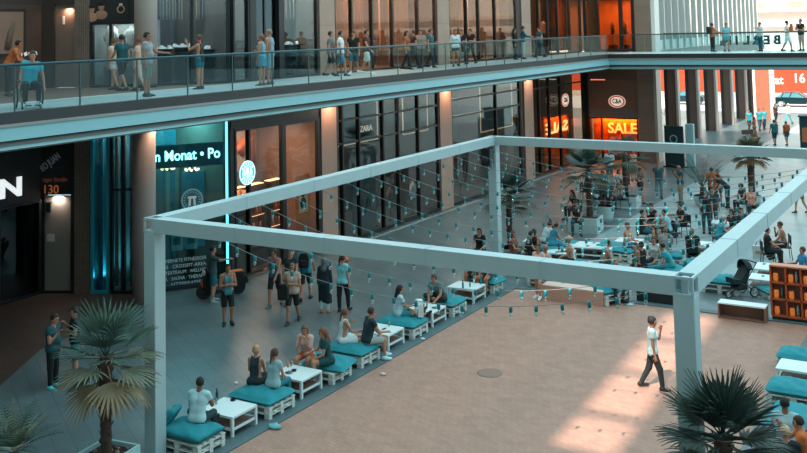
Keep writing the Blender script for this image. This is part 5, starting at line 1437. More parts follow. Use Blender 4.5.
# advertising board beside the pier
ab = thing('advertising_board', 'dark teal board with a pale round emblem beside the grey stone pier', 'board', (-17.15, 60.4, 0), -.2)
MB().box((0, 0, 1.25), (1.25, .12, 2.5), ch=.02).build('panel', M('#12343b', .4), ab)
mb = ring(MB(), .2, .26, 24, 0, .01); e_ = mb.build('emblem_ring', M('#9fb9bb', .5), ab, loc=(0, -.065, 1.7)); e_.rotation_euler = (0, 0, -PI/2)
MB().box((0, 0, .03), (1.35, .5, .06)).build('foot', DARK, ab)
mb = MB().box((0, 0, 1.3), (.5, .3, 2.6), ch=.03); o = mb.build('white_pylon', M('#9fc6ca', .5)); o.location = (-16.3, 60.9, 0); tag(o, 'pale upright pylon right of the dark teal board', 'pylon')

# ================================================================ SHOP WINDOW CONTENTS
def chandelier(label, p):
    t = thing('chandelier', label, 'lamp', p, 0, 'chandeliers in the gym window')
    MB().tube([(0, 0, 0), (0, 0, .9)], .012, 5).build('rod', DARK, t)
    MB().add(*[(lambda m: (m.v, m.f))(ring(MB(), .2, .24, 18, -.02, .02))][0], 0).build('hoop', M('#6b4a34', .4, .6), t).rotation_euler = (0, PI/2, 0)
    for i in range(7):
        a = i*2*PI/7; MB().ball((.22*math.cos(a), .22*math.sin(a), .06), .05, 7).build('bulb', M('#ffd2a0', .4, 0, 0, 1, 5.0), t)
chandelier('lit chandelier nearer the column in the gym window', S_M.at(.75, -.7, 4.0))
chandelier('lit chandelier at the right in the gym window', S_M.at(1.6, -.7, 3.9))
def goods_shelf(label, p, rz, nz=4, w=.85):
    t = thing('goods_shelf', label, 'shelf', p, rz, None)
    MB().box((-.2, 0, 1.2), (.04, w, 2.4)).build('back', M('#4c3022', .6), t)
    for s in (-1, 1): MB().box((0, s*w/2, 1.2), (.4, .03, 2.4)).build('side', M('#3a261d', .6), t)
    for k in range(nz):
        z = .15+k*.58; sh = MB().box((0, 0, z), (.38, w-.04, .03)).build('shelf_board', M('#7a5138', .5), t)
        MB().box((.0, 0, z+.545), (.3, w-.1, .02)).build('strip_light', M('#ffc08a', .5, 0, 0, 1, 3.0), sh)
    for k in range(nz):
        for j in range(4):
            z = .165+k*.58
            o = MB().lathe([(.05, 0), (.055, .12), (.04, .2), (.04, .24)], (0, 0, 0), 8).build('jar', M(('#d9a37a', '#c4794a', '#e3c3a4', '#8a4a30')[(k+j) % 4], .4))
            q = Matrix.Rotation(rz, 3, 'Z')@Vector((.03, -w/2+.13+j*(w-.26)/3, z)); o.location = Vector(p)+q
            tag(o, 'jar on the warm lit shelves in the coffee shop window', 'jar', 'jars on the coffee shop shelves')
for i, (y, zz, lb) in enumerate(((28.35, 0.6, 'warm lit shelf of jars left of the black mullion in the coffee shop'), (29.35, .6, 'warm lit shelf of jars in the middle of the coffee shop window'), (30.5, .6, 'warm lit shelf of jars right of the middle in the coffee shop'))):
    MB_ = MB().box((0, 0, .3), (.45, .95, .6)); o = MB_.build('shelf_cabinet', M('#2d211b', .6)); o.location = (-24.4, y, 0)
    tag(o, lb.replace('warm lit shelf of jars', 'dark low cabinet under the lit jars'), 'cabinet'); goods_shelf(lb, (-24.4, y, .6), 0)
ps_ = thing('framed_poster', 'orange and white poster with a dark figure right of the coffee shelves', 'poster', (-23.62, 31.3, 1.5))
MB().box((0, 0, .8), (.03, .95, 1.7)).build('frame', M('#c9793c', .6), ps_); MB().box((.02, .05, .75), (.02, .6, 1.1)).build('sheet', M('#d9cbb5', .7), ps_)
mb = MB().ball((.035, .02, .95), .16, 8, 0, (.1, 1, 1)); mb.ball((.035, .02, .55), .2, 8, 0, (.1, 1, 1.2)); mb.build('figure', M('#24282a', .7), ps_)
for u, lb in ((.95, 'small white poster with a pale picture low on the gym window'), (1.45, 'small white poster beside the dim gym lettering')):
    t = thing('window_poster', lb, 'poster', S_M.at(u, -.03, 1.35), S_M.rz)
    MB().box((0, 0, .24), (.4, .01, .52)).build('sheet', M('#9aa8a4', .7), t); MB().box((0, -.008, .3), (.26, .008, .26)).build('picture', M('#5d6d6a', .7, 0, .5, 8), t)
mb = MB(); S_F.box(mb, .2, .75, .2, 2.2, -.1, -.07); t = mb.build('shop_banner', M('#5c5a56', .7, 0, .4, 3)); tag(t, 'dull grey picture banner by the turquoise light tube', 'banner')

# pleated curtains in the bronze shops
def curtain(label, seg, u0, u1, z0, z1, d, mat, pl=.24, group=None):
    n = max(6, int((u1-u0)/pl*6)); vs = []; fs = []; th = .03
    for i in range(n+1):
        u = u0+(u1-u0)*i/n; ph = 2*PI*(u-u0)/pl
        for s in (0, th):
            for z, k in ((z0, 1.25), ((z0+z1)/2, 1.0), (z1, .7)):
                vs.append(seg.at(u, d-s+.07*k*math.sin(ph+z*.1), z))
    for i in range(n):
        b = i*6
        for r in (0, 1):
            fs += [(b+r, b+6+r, b+7+r, b+1+r), (b+3+r, b+4+r, b+10+r, b+9+r)]
        fs += [(b, b+3, b+9, b+6), (b+2, b+8, b+11, b+5)]
    fs += [(0, 1, 4, 3), (1, 2, 5, 4), (n*6, n*6+3, n*6+4, n*6+1), (n*6+1, n*6+4, n*6+5, n*6+2)]
    return tag(MB().add(vs, fs, 0, False).build('curtain', mat), label, 'curtain', group)
PK = M('#c39a86', .85, 0, .15, 2); PK2 = M('#a9806c', .85, 0, .15, 2)
for i, (a, b) in enumerate(((33.5, 34.4), (34.9, 35.6), (36.4, 37.6), (38.1, 38.9), (39.4, 40.0), (40.4, 41.7))):
    curtain('tall pinkish drape in the upper bronze window between the first two piers', S_F, fy(a), fy(b), GZ+.3+.5*(i % 2), 12.4, -.8-.3*(i % 3), PK if i % 2 else PK2, group='pinkish drapes between the first two upper piers')
for i, (a, b) in enumerate(((43.5, 45.0), (45.4, 46.4), (46.8, 48.4), (48.8, 51.2))):
    curtain('tall pale pink drape in the upper window beyond the second pier', S_F, fy(a), fy(b), GZ+.25, 12.4, -.7-.3*(i % 2), PK if i != 1 else PK2, group='pale pink drapes beyond the second upper pier')
for i, (a, b) in enumerate(((54.0, 54.4), (56.3, 56.9), (59.8, 60.4))):
    curtain('narrow copper drape in the upper corner store side window', S_F, fy(a), fy(b), GZ+.25, 12.4, -.8, M('#a8683f', .8), group='copper drapes of the upper corner store')
# thread curtains and shoe stands
for seg, us in ((S_M, [.12+.11*i for i in range(12)]+[1.62+.11*i for i in range(11)]), (S_F, [.2+.1*i for i in range(8)]+[3.1+.12*i for i in range(17)])):
    for i, u in enumerate(us):
        mb = MB(); seg.box(mb, u, u+.035, 9.3, 12.6, -1.0-.1*(i % 2), -.97-.1*(i % 2))
        tag(mb.build('curtain_strip', M(('#8d8a84', '#6f7a7a', '#a08a78')[i % 3], .8)), 'thin grey hanging strip of the thread curtain in the upper shoe shop', 'curtain', 'thread curtain strips in the upper shoe shop')
def shoe_mesh():
    mb = MB(); mb.prism([(-.13, 0), (.13, 0), (.14, .02), (.12, .05), (.03, .075), (-.04, .12), (-.12, .11), (-.13, .05)], -.04, .04, 0, 'y'); return mb
sh0 = None
def shoes_on(seg, u, d, z, n, spread, rz):
    global sh0
    for i in range(n):
        p = seg.at(u+(i-(n-1)/2)*spread, d+.06*((i*7) % 3-1), z)
        if sh0 is None: sh0 = shoe_mesh().build('display_shoe', M('#e9ecec', .5, 0, .05, 9, .5)); o = sh0
        else: o = sh0.copy(); C.objects.link(o)
        o.location = p; o.rotation_euler = (0, 0, rz+.5*(i % 3)); tag(o, 'white shoe on a dark display stand in the upper shoe shop', 'shoe', 'white shoes in the upper shoe shop window')
def stand(label, seg, u, d, h, w):
    t = thing('display_stand', label, 'stand', seg.at(u, d, GZ+.015), seg.rz)
    MB().box((0, 0, h-.02), (w, .4, .04), ch=.01).build('top', M('#2a2f31', .4), t); MB().box((0, 0, (h-.04)/2), (w*.8, .3, h-.04)).build('plinth', M('#1d2022', .5), t)
for lb, seg, u, d, h, w, n in (('dark shoe stand by the column in the upper shoe shop', S_M, .62, -.75, 1.25, .7, 3), ('dark shoe stand in the middle of the upper shoe shop', S_M, 1.35, -.75, 1.3, .75, 3),
                               ('dark shoe stand behind the woman with the phone', S_M, 2.1, -.8, 1.2, .7, 4), ('dark shoe stand left of the upper door', S_F, .72, -.7, 1.35, .55, 3), ('long dark shoe stand right of the upper door', S_F, 4.1, -.7, 1.25, 1.9, 5)):
    stand(lb, seg, u, d, h, w); shoes_on(seg, u, d, GZ+.015+h, n, w/n, seg.rz)
    if n == 4: shoes_on(seg, u, d-.25, GZ+.3+h, 0, .2, 0)
# poster with two faces, upper left
pp = thing('jewellery_poster', 'black poster with two faces and a ring above the upper display window', 'poster', S_D.at(2.35, .02, 9.42), S_D.rz)
MB().box((0, 0, .3), (1.6, .02, .8)).build('sheet', M('#1d1c1c', .6), pp)
for x, z, c, hcl in ((-.55, .28, '#b98468', '#2a1a14'), (-.2, .36, '#a9785f', '#1b1310')):
    MB().ball((x, -.015, z), .13, 12, 0, (.85, .12, 1.15)).build('face', M(c, .7), pp); MB().ball((x, -.02, z+.1), .135, 12, 0, (.95, .12, .7)).build('hair', M(hcl, .7), pp)
    MB().ball((x, -.012, z-.28), .22, 12, 0, (1, .08, .75)).build('shoulders', M(c, .7), pp)
mb = ring(MB(), .1, .14, 22, -.02, .02); o = mb.build('ring_picture', M('#b9947c', .35, .4), pp, loc=(.5, -.02, .26)); o.rotation_euler = (0, 0, PI/2)
MB().ball((.5, -.02, .42), .06, 8, 0, (1.2, .3, .8)).build('stone', M('#d9c4b4', .3), pp)
# display mannequin torso and glossy goods in the display window
def torso_form(label, p, rz, cl):
    t = thing('mannequin', label, 'mannequin', p, rz)
    MB().lathe([(.16, 0), (.16, .02), (.02, .03), (.02, .75)], (0, 0, 0), 12).build('stand', DARK, t)
    mb = MB(); rings = [(.16, .12, .72), (.15, .11, .85), (.13, .10, .98), (.16, .12, 1.15), (.19, .12, 1.3), (.16, .1, 1.38), (.05, .05, 1.42), (.05, .05, 1.5)]
    vs = []; fs = []; n = 14
    for a, b, z in rings: vs += [(a*math.cos(2*PI*k/n), b*math.sin(2*PI*k/n), z) for k in range(n)]
    for i in range(len(rings)-1):
        for k in range(n): fs.append((i*n+k, i*n+(k+1) % n, i*n+n+(k+1) % n, i*n+n+k))
    fs += [tuple(range(n))[::-1], tuple(range(len(vs)-n, len(vs)))]
    mb.add(vs, fs, 0, True).build('torso', M(cl, .6), t)
    for s in (-1, 1): MB().tube([(s*.17, 0, 1.3), (s*.24, .0, 1.05), (s*.22, .06, .85)], [.06, .05, .04], 8).build('arm', M(cl, .6), t)
torso_form('white shirt form in the upper display window under the poster', S_D.at(2.25, -.6, GZ+.7), S_D.rz, '#d9dadb')
torso_form('grey shirt form in the upper display window nearer the column', S_D.at(2.95, -.65, GZ+.6), S_D.rz, '#9aa0a2')
for i, (u, lb) in enumerate(((2.25, 'pale plinth under the white shirt form'), (2.95, 'pale plinth under the grey shirt form'))):
    mb = MB(); S_D.box(mb, u-.2, u+.2, GZ+.0, GZ+(.7 if i == 0 else .6), -.85, -.42); tag(mb.build('display_plinth', M('#b3b6b4', .5)), lb, 'plinth')
torso_form('pinkish mannequin in the side window of the upper corner store', (-24.2, 57.3, GZ+.6), 0, '#c9907c'); MB_ = MB().box((-24.2, 57.3, GZ+.3), (.5, .5, .6)); tag(MB_.build('display_plinth', M('#6a4a38', .5)), 'brown plinth under the pinkish mannequin', 'plinth')
torso_form('mannequin in the orange lit upper store entrance', (-20.9, 63.2, GZ+.4), -PI/2, '#7a4a30'); MB_ = MB().box((-20.9, 63.2, GZ+.2), (.5, .5, .4)); tag(MB_.build('display_plinth', M('#6a4a38', .5)), 'brown plinth in the orange lit store entrance', 'plinth')
torso_form('dark mannequin right of the doorpost in the orange upper store', (-21.9, 63.6, GZ+.4), -PI/2, '#3a2a24'); MB_ = MB().box((-21.9, 63.6, GZ+.2), (.5, .5, .4)); tag(MB_.build('display_plinth', M('#6a4a38', .5)), 'brown plinth under the dark mannequin', 'plinth')
# fashion shop and third shop: dressed forms, copper frames lit at the edge
for i, (y, d, cl, lb) in enumerate(((34.3, -.8, '#8a8f90', 'grey dressed form near the first pier in the fashion shop'), (37.4, -.8, '#2b3234', 'dark dressed form behind the black mullions of the fashion shop'),
        (38.9, -.9, '#6b4a3a', 'brown dressed form in the middle of the fashion shop'), (40.8, -.8, '#c9beb2', 'pale dressed form near the second pier in the fashion shop'),
        (44.6, -.8, '#d2c6ba', 'pale dressed form just beyond the second pier'), (46.0, -1.0, '#4a3a34', 'dark brown dressed form beyond the second pier'), (49.6, -.9, '#b9a598', 'beige dressed form near the third pier'))):
    torso_form(lb, S_F.at(fy(y), d, .015), S_F.rz, cl)
CO = M('#e0b48f', .4, .3, 0, 1, .8)  # glow paints the warm highlights along the copper frame edges
for a, b, z0, z1, lb in ((33.5, 37.0, 3.95, 5.9, 'glowing copper edged frame high beside the first pier'), (39.2, 41.5, 3.9, 5.9, 'glowing copper edged frame high beside the second pier'), (47.2, 51.2, 3.2, 5.9, 'glowing copper edged frame high in the third shop')):
    t = thing('copper_frame', lb, 'display_frame', S_F.at(fy(a), -.3, z0), 0)
    MB().box((0, 0, (z1-z0)/2), (.03, .06, z1-z0)).build('upright', CO, t); MB().box((0, b-a, (z1-z0)/2), (.03, .06, z1-z0)).build('upright', CO, t)
    MB().box((0, (b-a)/2, 0), (.03, b-a-.06, .05)).build('bottom_bar', CO, t); MB().box((-.04, (b-a)/2, (z1-z0)/2), (.02, b-a-.06, z1-z0)).build('panel', M('#6d6763', .7, 0, .3, .8), t)
# upper brown shop: picture and white hooks
pc = thing('framed_picture', 'faded pink picture of a figure in the upper brown shop at far left', 'picture', S_N.at(15.55, .03, 8.3), 0)
MB().box((0, 0, .65), (.04, 1.3, 1.6)).build('frame', M('#241b17', .5), pc); MB().box((.025, 0, .65), (.01, 1.1, 1.4)).build('sheet', M('#8f6a58', .7, 0, .2, 2), pc)
mb = MB().tube([(.035, -.1, .1), (.035, .0, .6), (.035, .15, 1.0)], [.12, .1, .05], 8); mb.build('figure', M('#6b5348', .7), pc)
hb = thing('tag_sign', 'row of small white tags on the brown shop front at the upper left', 'sign', S_N.at(16.2, .04, 8.15))
for k in range(5): MB().box((.0, -.4+k*.2, .06), (.03, .13, .12), R=Matrix.Rotation(.3, 3, 'X')).build('white_tag', M('#d9d4cc', .6, 0, 0, 1, .4), hb)

# ================================================================ FAR FURNITURE
BLK = M('#15191b', .5, .2, .1)
def chair(x, y, rz, label):
    t = thing('cafe_chair', label, 'chair', (x, y, 0), rz, None)
    MB().box((0, 0, .44), (.44, .44, .035), ch=.01).build('seat', BLK, t)
    MB().box((0, -.22, .72), (.42, .03, .34), ch=.01).build('backrest', BLK, t)
    for sx in (-1, 1):
        MB().tube([(sx*.2, .2, .43), (sx*.21, .22, 0)], .014, 6).build('leg', BLK, t); MB().tube([(sx*.2, -.21, .9), (sx*.2, -.2, .43), (sx*.21, -.24, 0)], .014, 6).build('leg', BLK, t)
CUSH2 = M('#1d8792', .85, 0, .12, 6)
for x, y, rzz, kind, lb, st_ in SEATED:
    who = lb
    cut = ' '.join(who.split()[:9])
    if kind == 'chair':
        chair(x, y-.0, rzz, ('black chair under the ' + cut)[:95])
    elif kind == 'cushion':
        t = thing('pallet_seat', ('pallet seat under the ' + cut)[:95], 'seat', (x, y, 0), rzz)
        hh = max(.12, (st_-.15)/2)
        for k in range(2):
            mb = pallet_mesh(1.1, .8); kz = (st_-.15)/2/.144; mb.v = [(a, b, c*kz) for a, b, c in mb.v]; mb.build('pallet', WHITEP, t, loc=(0, 0, k*(st_-.15)/2))
        cushion(x, y, 1.15, .85, ('turquoise cushion under the ' + cut)[:95], z=st_-.15, rz=rzz, puff=.0, col=CUSH2)
def gl(px, py, z=.45): p = G(px, py, z); return p.x, p.y
for px, py, w, d, rz, lb in ((594, 245, 1.6, 1.0, .1, 'wide white table behind the man in straw hat'), (560, 251, 1.0, .8, .1, 'white table at the knees of the man in straw hat'),
    (629, 240, .95, .8, .05, 'white table with food beside the woman with bare back'), (645, 246, .9, .8, .0, 'white table in the middle of the far seats'),
    (656, 261, 1.0, .9, 0, 'white table just above the front beam near the post'), (537, 240, .95, .8, .1, 'white table among the people by the far palm'),
    (775, 267, 1.3, 1.0, 0, 'broad white table with black phones beside the big beam'), (763, 277, .9, .8, 0, 'white table behind the pushchair'), (700, 243, .9, .8, 0, 'white table before the grey-haired man'),
    (722, 222, .9, .8, 0, 'white table hidden beside the big beam'), (800, 366, 1.0, .8, 0, 'white table at the right edge of the deck')):
    x, y = gl(px, py); low_table(x, y, w, d, lb, rz, group=None)
for px, py, lb in ((655, 224, 'black round table between the black chairs'), (607, 186, 'black round table under the back beam'), (676, 216, 'black round table before the pale blue man')):
    x, y = gl(px, py, .72); t = thing('cafe_table', lb, 'table', (x, y, 0))
    MB().lathe([(.36, .70), (.37, .71), (.37, .73), (.36, .74)], (0, 0, 0), 20).build('tabletop', BLK, t); MB().lathe([(.22, 0), (.22, .02), (.03, .04), (.03, .70)], (0, 0, 0), 12).build('pedestal', BLK, t)
for px, py, w, d, lb in ((613, 245, 1.3, .9, 'empty turquoise bench beside the woman with bare back'), (700, 262, 1.2, .9, 'empty turquoise bench left of the pushchair'), (722, 277, 1.2, .8, 'turquoise bench beside the pushchair under the big beam'),
                         (563, 241, 1.3, .8, 'turquoise bench end by the hunched man in black'), (796, 384, 1.2, .9, 'turquoise bench beyond the man in pale blue'), (804, 352, 1.2, .8, 'turquoise bench at the far right edge of the deck'), (800, 413, 1.2, 1.3, 'turquoise bench between the people at the right edge')):
    x, y = gl(px, py); t = thing('pallet_seat', lb.replace('turquoise bench', 'white pallet base of the turquoise bench'), 'seat', (x, y, 0), 0)
    pallet_mesh(w, d).build('pallet', WHITEP, t); pallet_mesh(w, d).build('pallet', WHITEP, t, loc=(0, 0, .144)); cushion(x, y, w+.06, d+.06, lb+', its cushion', col=CUSH2)
k_ = 0
for px, py, kd, lb in ((594, 243, 'phone', 'black phone on the wide white table'), (588, 246, 'phone', 'second phone on the wide white table, near its corner'), (764, 264, 'phone', 'black phone on the broad white table'), (771, 266, 'phone', 'black wallet shaped thing on the broad white table'),
    (630, 239, 'plate', 'plate of food beside the woman with bare back'), (626, 240, 'glass', 'glass beside the plate of food'), (634, 241, 'glass', 'tall glass at the near corner of the food table'), (559, 250, 'bottle', 'dark bottle before the man in straw hat'), (563, 251, 'glass', 'glass before the man in straw hat'), (763, 276, 'phone', 'black phone on the table behind the pushchair')):
    x, y = gl(px, py, .451); small({'phone': 'phone', 'plate': 'plate', 'glass': 'drinking_glass', 'bottle': 'bottle'}[kd], lb, kd, x, y, .4505, kd, '#17191a' if kd in ('phone', 'bottle') else ('#d8c9b4' if kd == 'plate' else GL))
# planters and far palms
def planter_box(px, py, w, d, h, rz, lb):
    p = G(px, py); t = thing('planter_box', lb, 'planter', p, rz); mb = MB()
    for s in (-1, 1): mb.box((s*(w/2-.03), 0, h/2), (.06, d, h)); mb.box((0, s*(d/2-.03), h/2), (w-.12, .06, h))
    mb.build('box', M('#a9bdbd', .6, 0, .08), t); MB().box((0, 0, h*.42), (w-.12, d-.12, h*.84)).build('soil', M('#2c241f', .95, 0, .4, 20), t); return p
p = planter_box(586, 231, 1.25, 1.1, .62, .1, 'white slatted planter box under the woman in black'); 
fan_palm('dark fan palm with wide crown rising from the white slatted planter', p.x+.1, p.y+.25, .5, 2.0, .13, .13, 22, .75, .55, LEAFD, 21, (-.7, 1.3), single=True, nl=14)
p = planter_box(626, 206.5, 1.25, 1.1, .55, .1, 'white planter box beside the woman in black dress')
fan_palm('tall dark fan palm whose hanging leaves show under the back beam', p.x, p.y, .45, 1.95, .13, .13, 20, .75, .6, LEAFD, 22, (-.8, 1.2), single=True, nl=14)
def pot(px, py, r, h, lb, col='#a3b9ba'):
    p = G(px, py); t = thing('round_pot', lb, 'pot', p); MB().lathe([(r*.78, 0), (r*.9, h*.4), (r, h*.9), (r*1.05, h), (r*.93, h), (r*.9, h*.85)], (0, 0, 0), 22).build('vessel', M(col, .5), t)
    MB().lathe([(r*.88, h*.7), (r*.88, h*.84)], (0, 0, 0), 18).build('soil', M('#2c241f', .95), t); return p, h*.84
p, z = pot(604, 222, .48, .72, 'round white pot holding a bushy palm behind the wide white table')
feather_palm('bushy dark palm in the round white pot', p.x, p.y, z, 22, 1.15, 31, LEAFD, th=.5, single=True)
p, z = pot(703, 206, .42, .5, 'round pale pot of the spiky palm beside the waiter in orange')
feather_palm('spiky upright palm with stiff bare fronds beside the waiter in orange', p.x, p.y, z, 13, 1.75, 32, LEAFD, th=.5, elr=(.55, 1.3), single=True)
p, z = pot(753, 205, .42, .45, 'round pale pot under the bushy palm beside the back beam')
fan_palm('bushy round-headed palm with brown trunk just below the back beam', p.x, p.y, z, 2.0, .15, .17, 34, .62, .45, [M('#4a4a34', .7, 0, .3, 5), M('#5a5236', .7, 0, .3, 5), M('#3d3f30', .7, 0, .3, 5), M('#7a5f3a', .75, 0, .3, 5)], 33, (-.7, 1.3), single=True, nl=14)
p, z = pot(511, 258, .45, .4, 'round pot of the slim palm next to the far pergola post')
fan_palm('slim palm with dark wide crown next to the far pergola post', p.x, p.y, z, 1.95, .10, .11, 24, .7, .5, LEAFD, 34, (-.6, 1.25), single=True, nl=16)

# ================================================================ RIGHT SIDE OF THE DECK
def box_bench(px0, py0, px1, py1, d, h, lb, top, side, inner, openf=True):
    a, b = G(px0, py0), G(px1, py1); w = b.x-a.x; t = thing('box_bench', lb, 'bench', ((a.x+b.x)/2, (a.y+b.y)/2+d/2, 0))
    MB().box((0, 0, h-.02), (w, d, .04)).build('top', M(top, .5), t)
    if openf:
        for s in (-1, 1): MB().box((s*(w/2-.02), 0, (h-.04)/2), (.04, d, h-.04)).build('side', M(side, .6), t)
        MB().box((0, d/2-.02, (h-.04)/2), (w-.08, .03, h-.04)).build('back', M(inner, .7), t)
        MB().box((0, 0, .03), (w-.08, d-.08, .04)).build('bottom', M(inner, .7), t)
    else:
        MB().box((0, 0, (h-.04)/2), (w-.01, d-.01, h-.04)).build('body', M(side, .7, 0, .08, 3), t)
    return t
box_bench(718, 318, 766, 324, .42, .46, 'open box bench with white top on the deck beside the orange shelf', '#dfe9e9', '#8a6a5a', '#8b6656')
box_bench(541, 299.5, 604, 306, .5, .45, 'salmon coloured box bench under the front beam', '#d8b8aa', '#c79a88', '#a57a68', False)
box_bench(637, 301, 675, 306.5, .4, .36, 'low teal topped box with dark front left of the right post', '#7fb0b4', '#1c2224', '#1c2224', False)
p = G(629, 304); t = thing('stanchion', 'slim barrier stand with round foot behind the walking woman', 'stand', p)
MB().lathe([(.2, 0), (.2, .02), (.05, .035), (.025, .05)], (0, 0, 0), 20).build('foot', M('#8fa9aa', .35, .5), t); MB().lathe([(.022, .05), (.022, .95), (.035, .96), (.03, 1.0)], (0, 0, 0), 10).build('post', M('#8fa9aa', .35, .5), t)
# orange shelf with lantern cells
ORG = M('#b5562c', .55, 0, .1, 5); ORG2 = M('#e8833a', .4, 0, .05, 5, .25)
def cell_shelf(x, y, cols, rows, cw, ch, lb, dz=0):
    t = thing('cell_shelf', lb, 'shelf', (x, y, 0)); W = cols*cw; H = rows*ch
    MB().box((W/2, .0, .06), (W, .32, .12)).build('plinth', DARK, t)
    for c in range(cols+1): MB().box((c*cw, 0, .12+H/2), (.045, .34, H)).build('upright', ORG, t)
    for r in range(rows+1): MB().box((W/2, 0, .12+r*ch), (W, .34, .045)).build('shelf_board', ORG if r < rows else M('#d98a6a', .5), t)
    MB().box((W/2, .16, .12+H/2), (W, .015, H)).build('back', M('#7c6a62', .7), t)
    for c in range(cols):
        for r in range(rows):
            o = thing('orange_lantern', 'small orange lantern in a cell of the orange shelf', 'lantern', (x+c*cw+.13, y-.06, .1425+r*ch), 0, 'orange lanterns in the shelf cells')
            MB().lathe([(.06, 0), (.075, .05), (.075, .2), (.05, .24)], (0, 0, 0), 10).build('body', ORG2, o); MB().lathe([(.035, .24), (.035, .27)], (0, 0, 0), 8).build('cap', M('#6a3a22', .5), o)
            if (c+r) % 2: 
                o = MB().lathe([(.04, 0), (.04, .2), (.018, .26), (.018, .32)], (0, 0, 0), 8).build('bottle', M('#9fb9b8' if c % 2 else '#2f7c80', .3)); o.location = (x+c*cw+.28, y-.02, .1425+r*ch); tag(o, 'bottle standing in a cell of the orange shelf', 'bottle', 'bottles in the shelf cells')
cell_shelf(-6.06, 30.95, 3, 3, .42, .48, 'orange shelf of square cells with lanterns at the right edge of the deck')
# pushchair
sp_ = G(741, 296); t = thing('pushchair', 'dark three-wheeled pushchair with folded hood behind the box bench', 'pushchair', sp_, math.atan2(-_fwx(250)[0], _fwx(250)[1]))
FR = M('#2a3234', .4, .4); FB = M('#14282c', .8)
def wheel(mb, c, r, w, n=20):
    vs = []; 
    return mb
def add_wheel(parent, c, r, w=.05, axis='x', spoke=True, rim='#c9d4d4'):
    m = ring(MB(), r*.8, r, 22, -w/2, w/2); o = m.build('wheel', M('#15181a', .7), parent, loc=c)
    if axis == 'y': o.rotation_euler = (0, 0, PI/2)
    m = ring(MB(), r*.68, r*.8, 22, -w/2.5, w/2.5); m.build('rim', M(rim, .4, .4), o)
    for k in range(5 if spoke else 0):
        a = k*2*PI/5; MB().bar((0, 0, 0), (0, r*.7*math.cos(a), r*.7*math.sin(a)), .03, .02).build('spoke', M(rim, .4, .4), o)
    m = ring(MB(), .001, r*.16, 12, -w/1.8, w/1.8); m.build('hub', M(rim, .4, .4), o); return o
for s in (-1, 1): add_wheel(t, (s*.28, -.3, .16), .16)
add_wheel(t, (0, .48, .11), .11)
for s in (-1, 1):
    MB().tube([(s*.26, -.3, .17), (s*.24, .0, .45), (s*.25, -.45, 1.05)], .016, 6).build('frame_tube', FR, t); MB().tube([(s*.05, .48, .13), (s*.22, .05, .45)], .016, 6).build('frame_tube', FR, t)
MB().tube([(-.25, -.45, 1.05), (.25, -.45, 1.05)], .02, 6).build('handle', BLK, t)
mb = MB().prism([(.4, .45), (.42, .62), (.1, .55), (-.2, .95), (-.28, .92), (-.1, .42)], -.2, .2, 0, 'x'); mb.build('seat', FB, t)
vs = []; fs = []; n = 8
for i in range(n+1):
    a = PI*.05+PI*.5*i/n
    for k in range(9):
        b = PI*k/8; vs.append((.24*math.cos(b), -.1-.34*math.cos(a)*1.0*(.3+.7*math.sin(b)), .82+.34*math.sin(a)*math.sin(b)))
for i in range(n):
    for k in range(8): fs.append((i*9+k, i*9+k+1, i*9+10+k, i*9+9+k))
hd_ = MB().add(vs, fs, 0, True).build('hood', FB, t); sm = hd_.modifiers.new('thick', 'SOLIDIFY'); sm.thickness = .015
MB().box((0, .05, .3), (.36, .4, .14), ch=.03).build('basket', FB, t)
# bag on the seat
bg_ = G(759, 256, .47); t = thing('carrier_bag', 'white carrier bag with a pale print beside the man in white vest', 'bag', G(759, 258))
mb = MB().prism([(-.2, 0), (.2, 0), (.22, .45), (-.22, .45)], -.09, .09, 0, 'y'); mb.build('pouch', M('#b9c3c1', .7), t)
for s in (-1, 1): MB().tube([(-.1, s*.05, .45), (-.05, s*.05, .6), (.05, s*.05, .6), (.1, s*.05, .45)], .01, 5).build('handle', M('#8fa0a0', .7), t)
MB().box((0, -.095, .22), (.2, .01, .12)).build('print', M('#b5836c', .7), t)

# ================================================================ SCOOTER, WHEELCHAIR, BIKE, CARS, PRAM
s0 = G(205, 299); s1 = G(224, 296)
sx = Vector((s1.x-s0.x, s1.y-s0.y, 0)).normalized()
sk = thing('motor_scooter', 'dark motor scooter with an orange strip parked before the gym window', 'scooter', (s0.x+.55*sx.x, s0.y+.55*sx.y, 0), math.atan2(sx.y, sx.x)+PI/2)
# local -Y is the rear (right in the photo); front faces left
for y in (.6, -.6):
    w_ = add_wheel(sk, (0, y, .24), .24, .12, rim='#3c4648'); ring(MB(), .02, .22, 20, -.05, .05).build('tyre_wall', M('#1a1d1f', .7), w_)
KB = M('#16191b', .35, .1)
MB().prism([(.62, .42), (.5, .95), (.42, .95), (.34, .3), (-.1, .26), (-.25, .55), (-.85, .62), (-.9, .4), (-.5, .2), (.3, .14)], -.2, .2, 0, 'x').build('body_shell', KB, sk)
MB().box((0, -.45, .70), (.26, .72, .12), ch=.04).build('saddle', M('#0e1011', .6), sk)
MB().tube([(0, .62, .24), (0, .5, .95), (0, .46, 1.05)], .03, 8).build('steering_column', FR, sk); MB().tube([(-.32, .4, 1.08), (0, .46, 1.05), (.32, .4, 1.08)], .016, 6).build('handlebar', KB, sk)
MB().ball((0, .58, .85), .1, 10, 0, (1, .6, 1)).build('headlamp', M('#cfd8d8', .2), sk)
MB().box((0, -.5, .775), (.3, .5, .03), ch=.01).build('orange_cover', M('#c85c22', .5), sk); MB().box((0, .66, .5), (.16, .06, .2), ch=.02).build('orange_flash', M('#c85c22', .5), sk)
w0 = G(29, 108, GZ); wc = thing('wheelchair', 'black wheelchair on the gallery under the man in turquoise tee', 'wheelchair', w0, math.atan2(*( -_fwx(150)[0], _fwx(150)[1])))
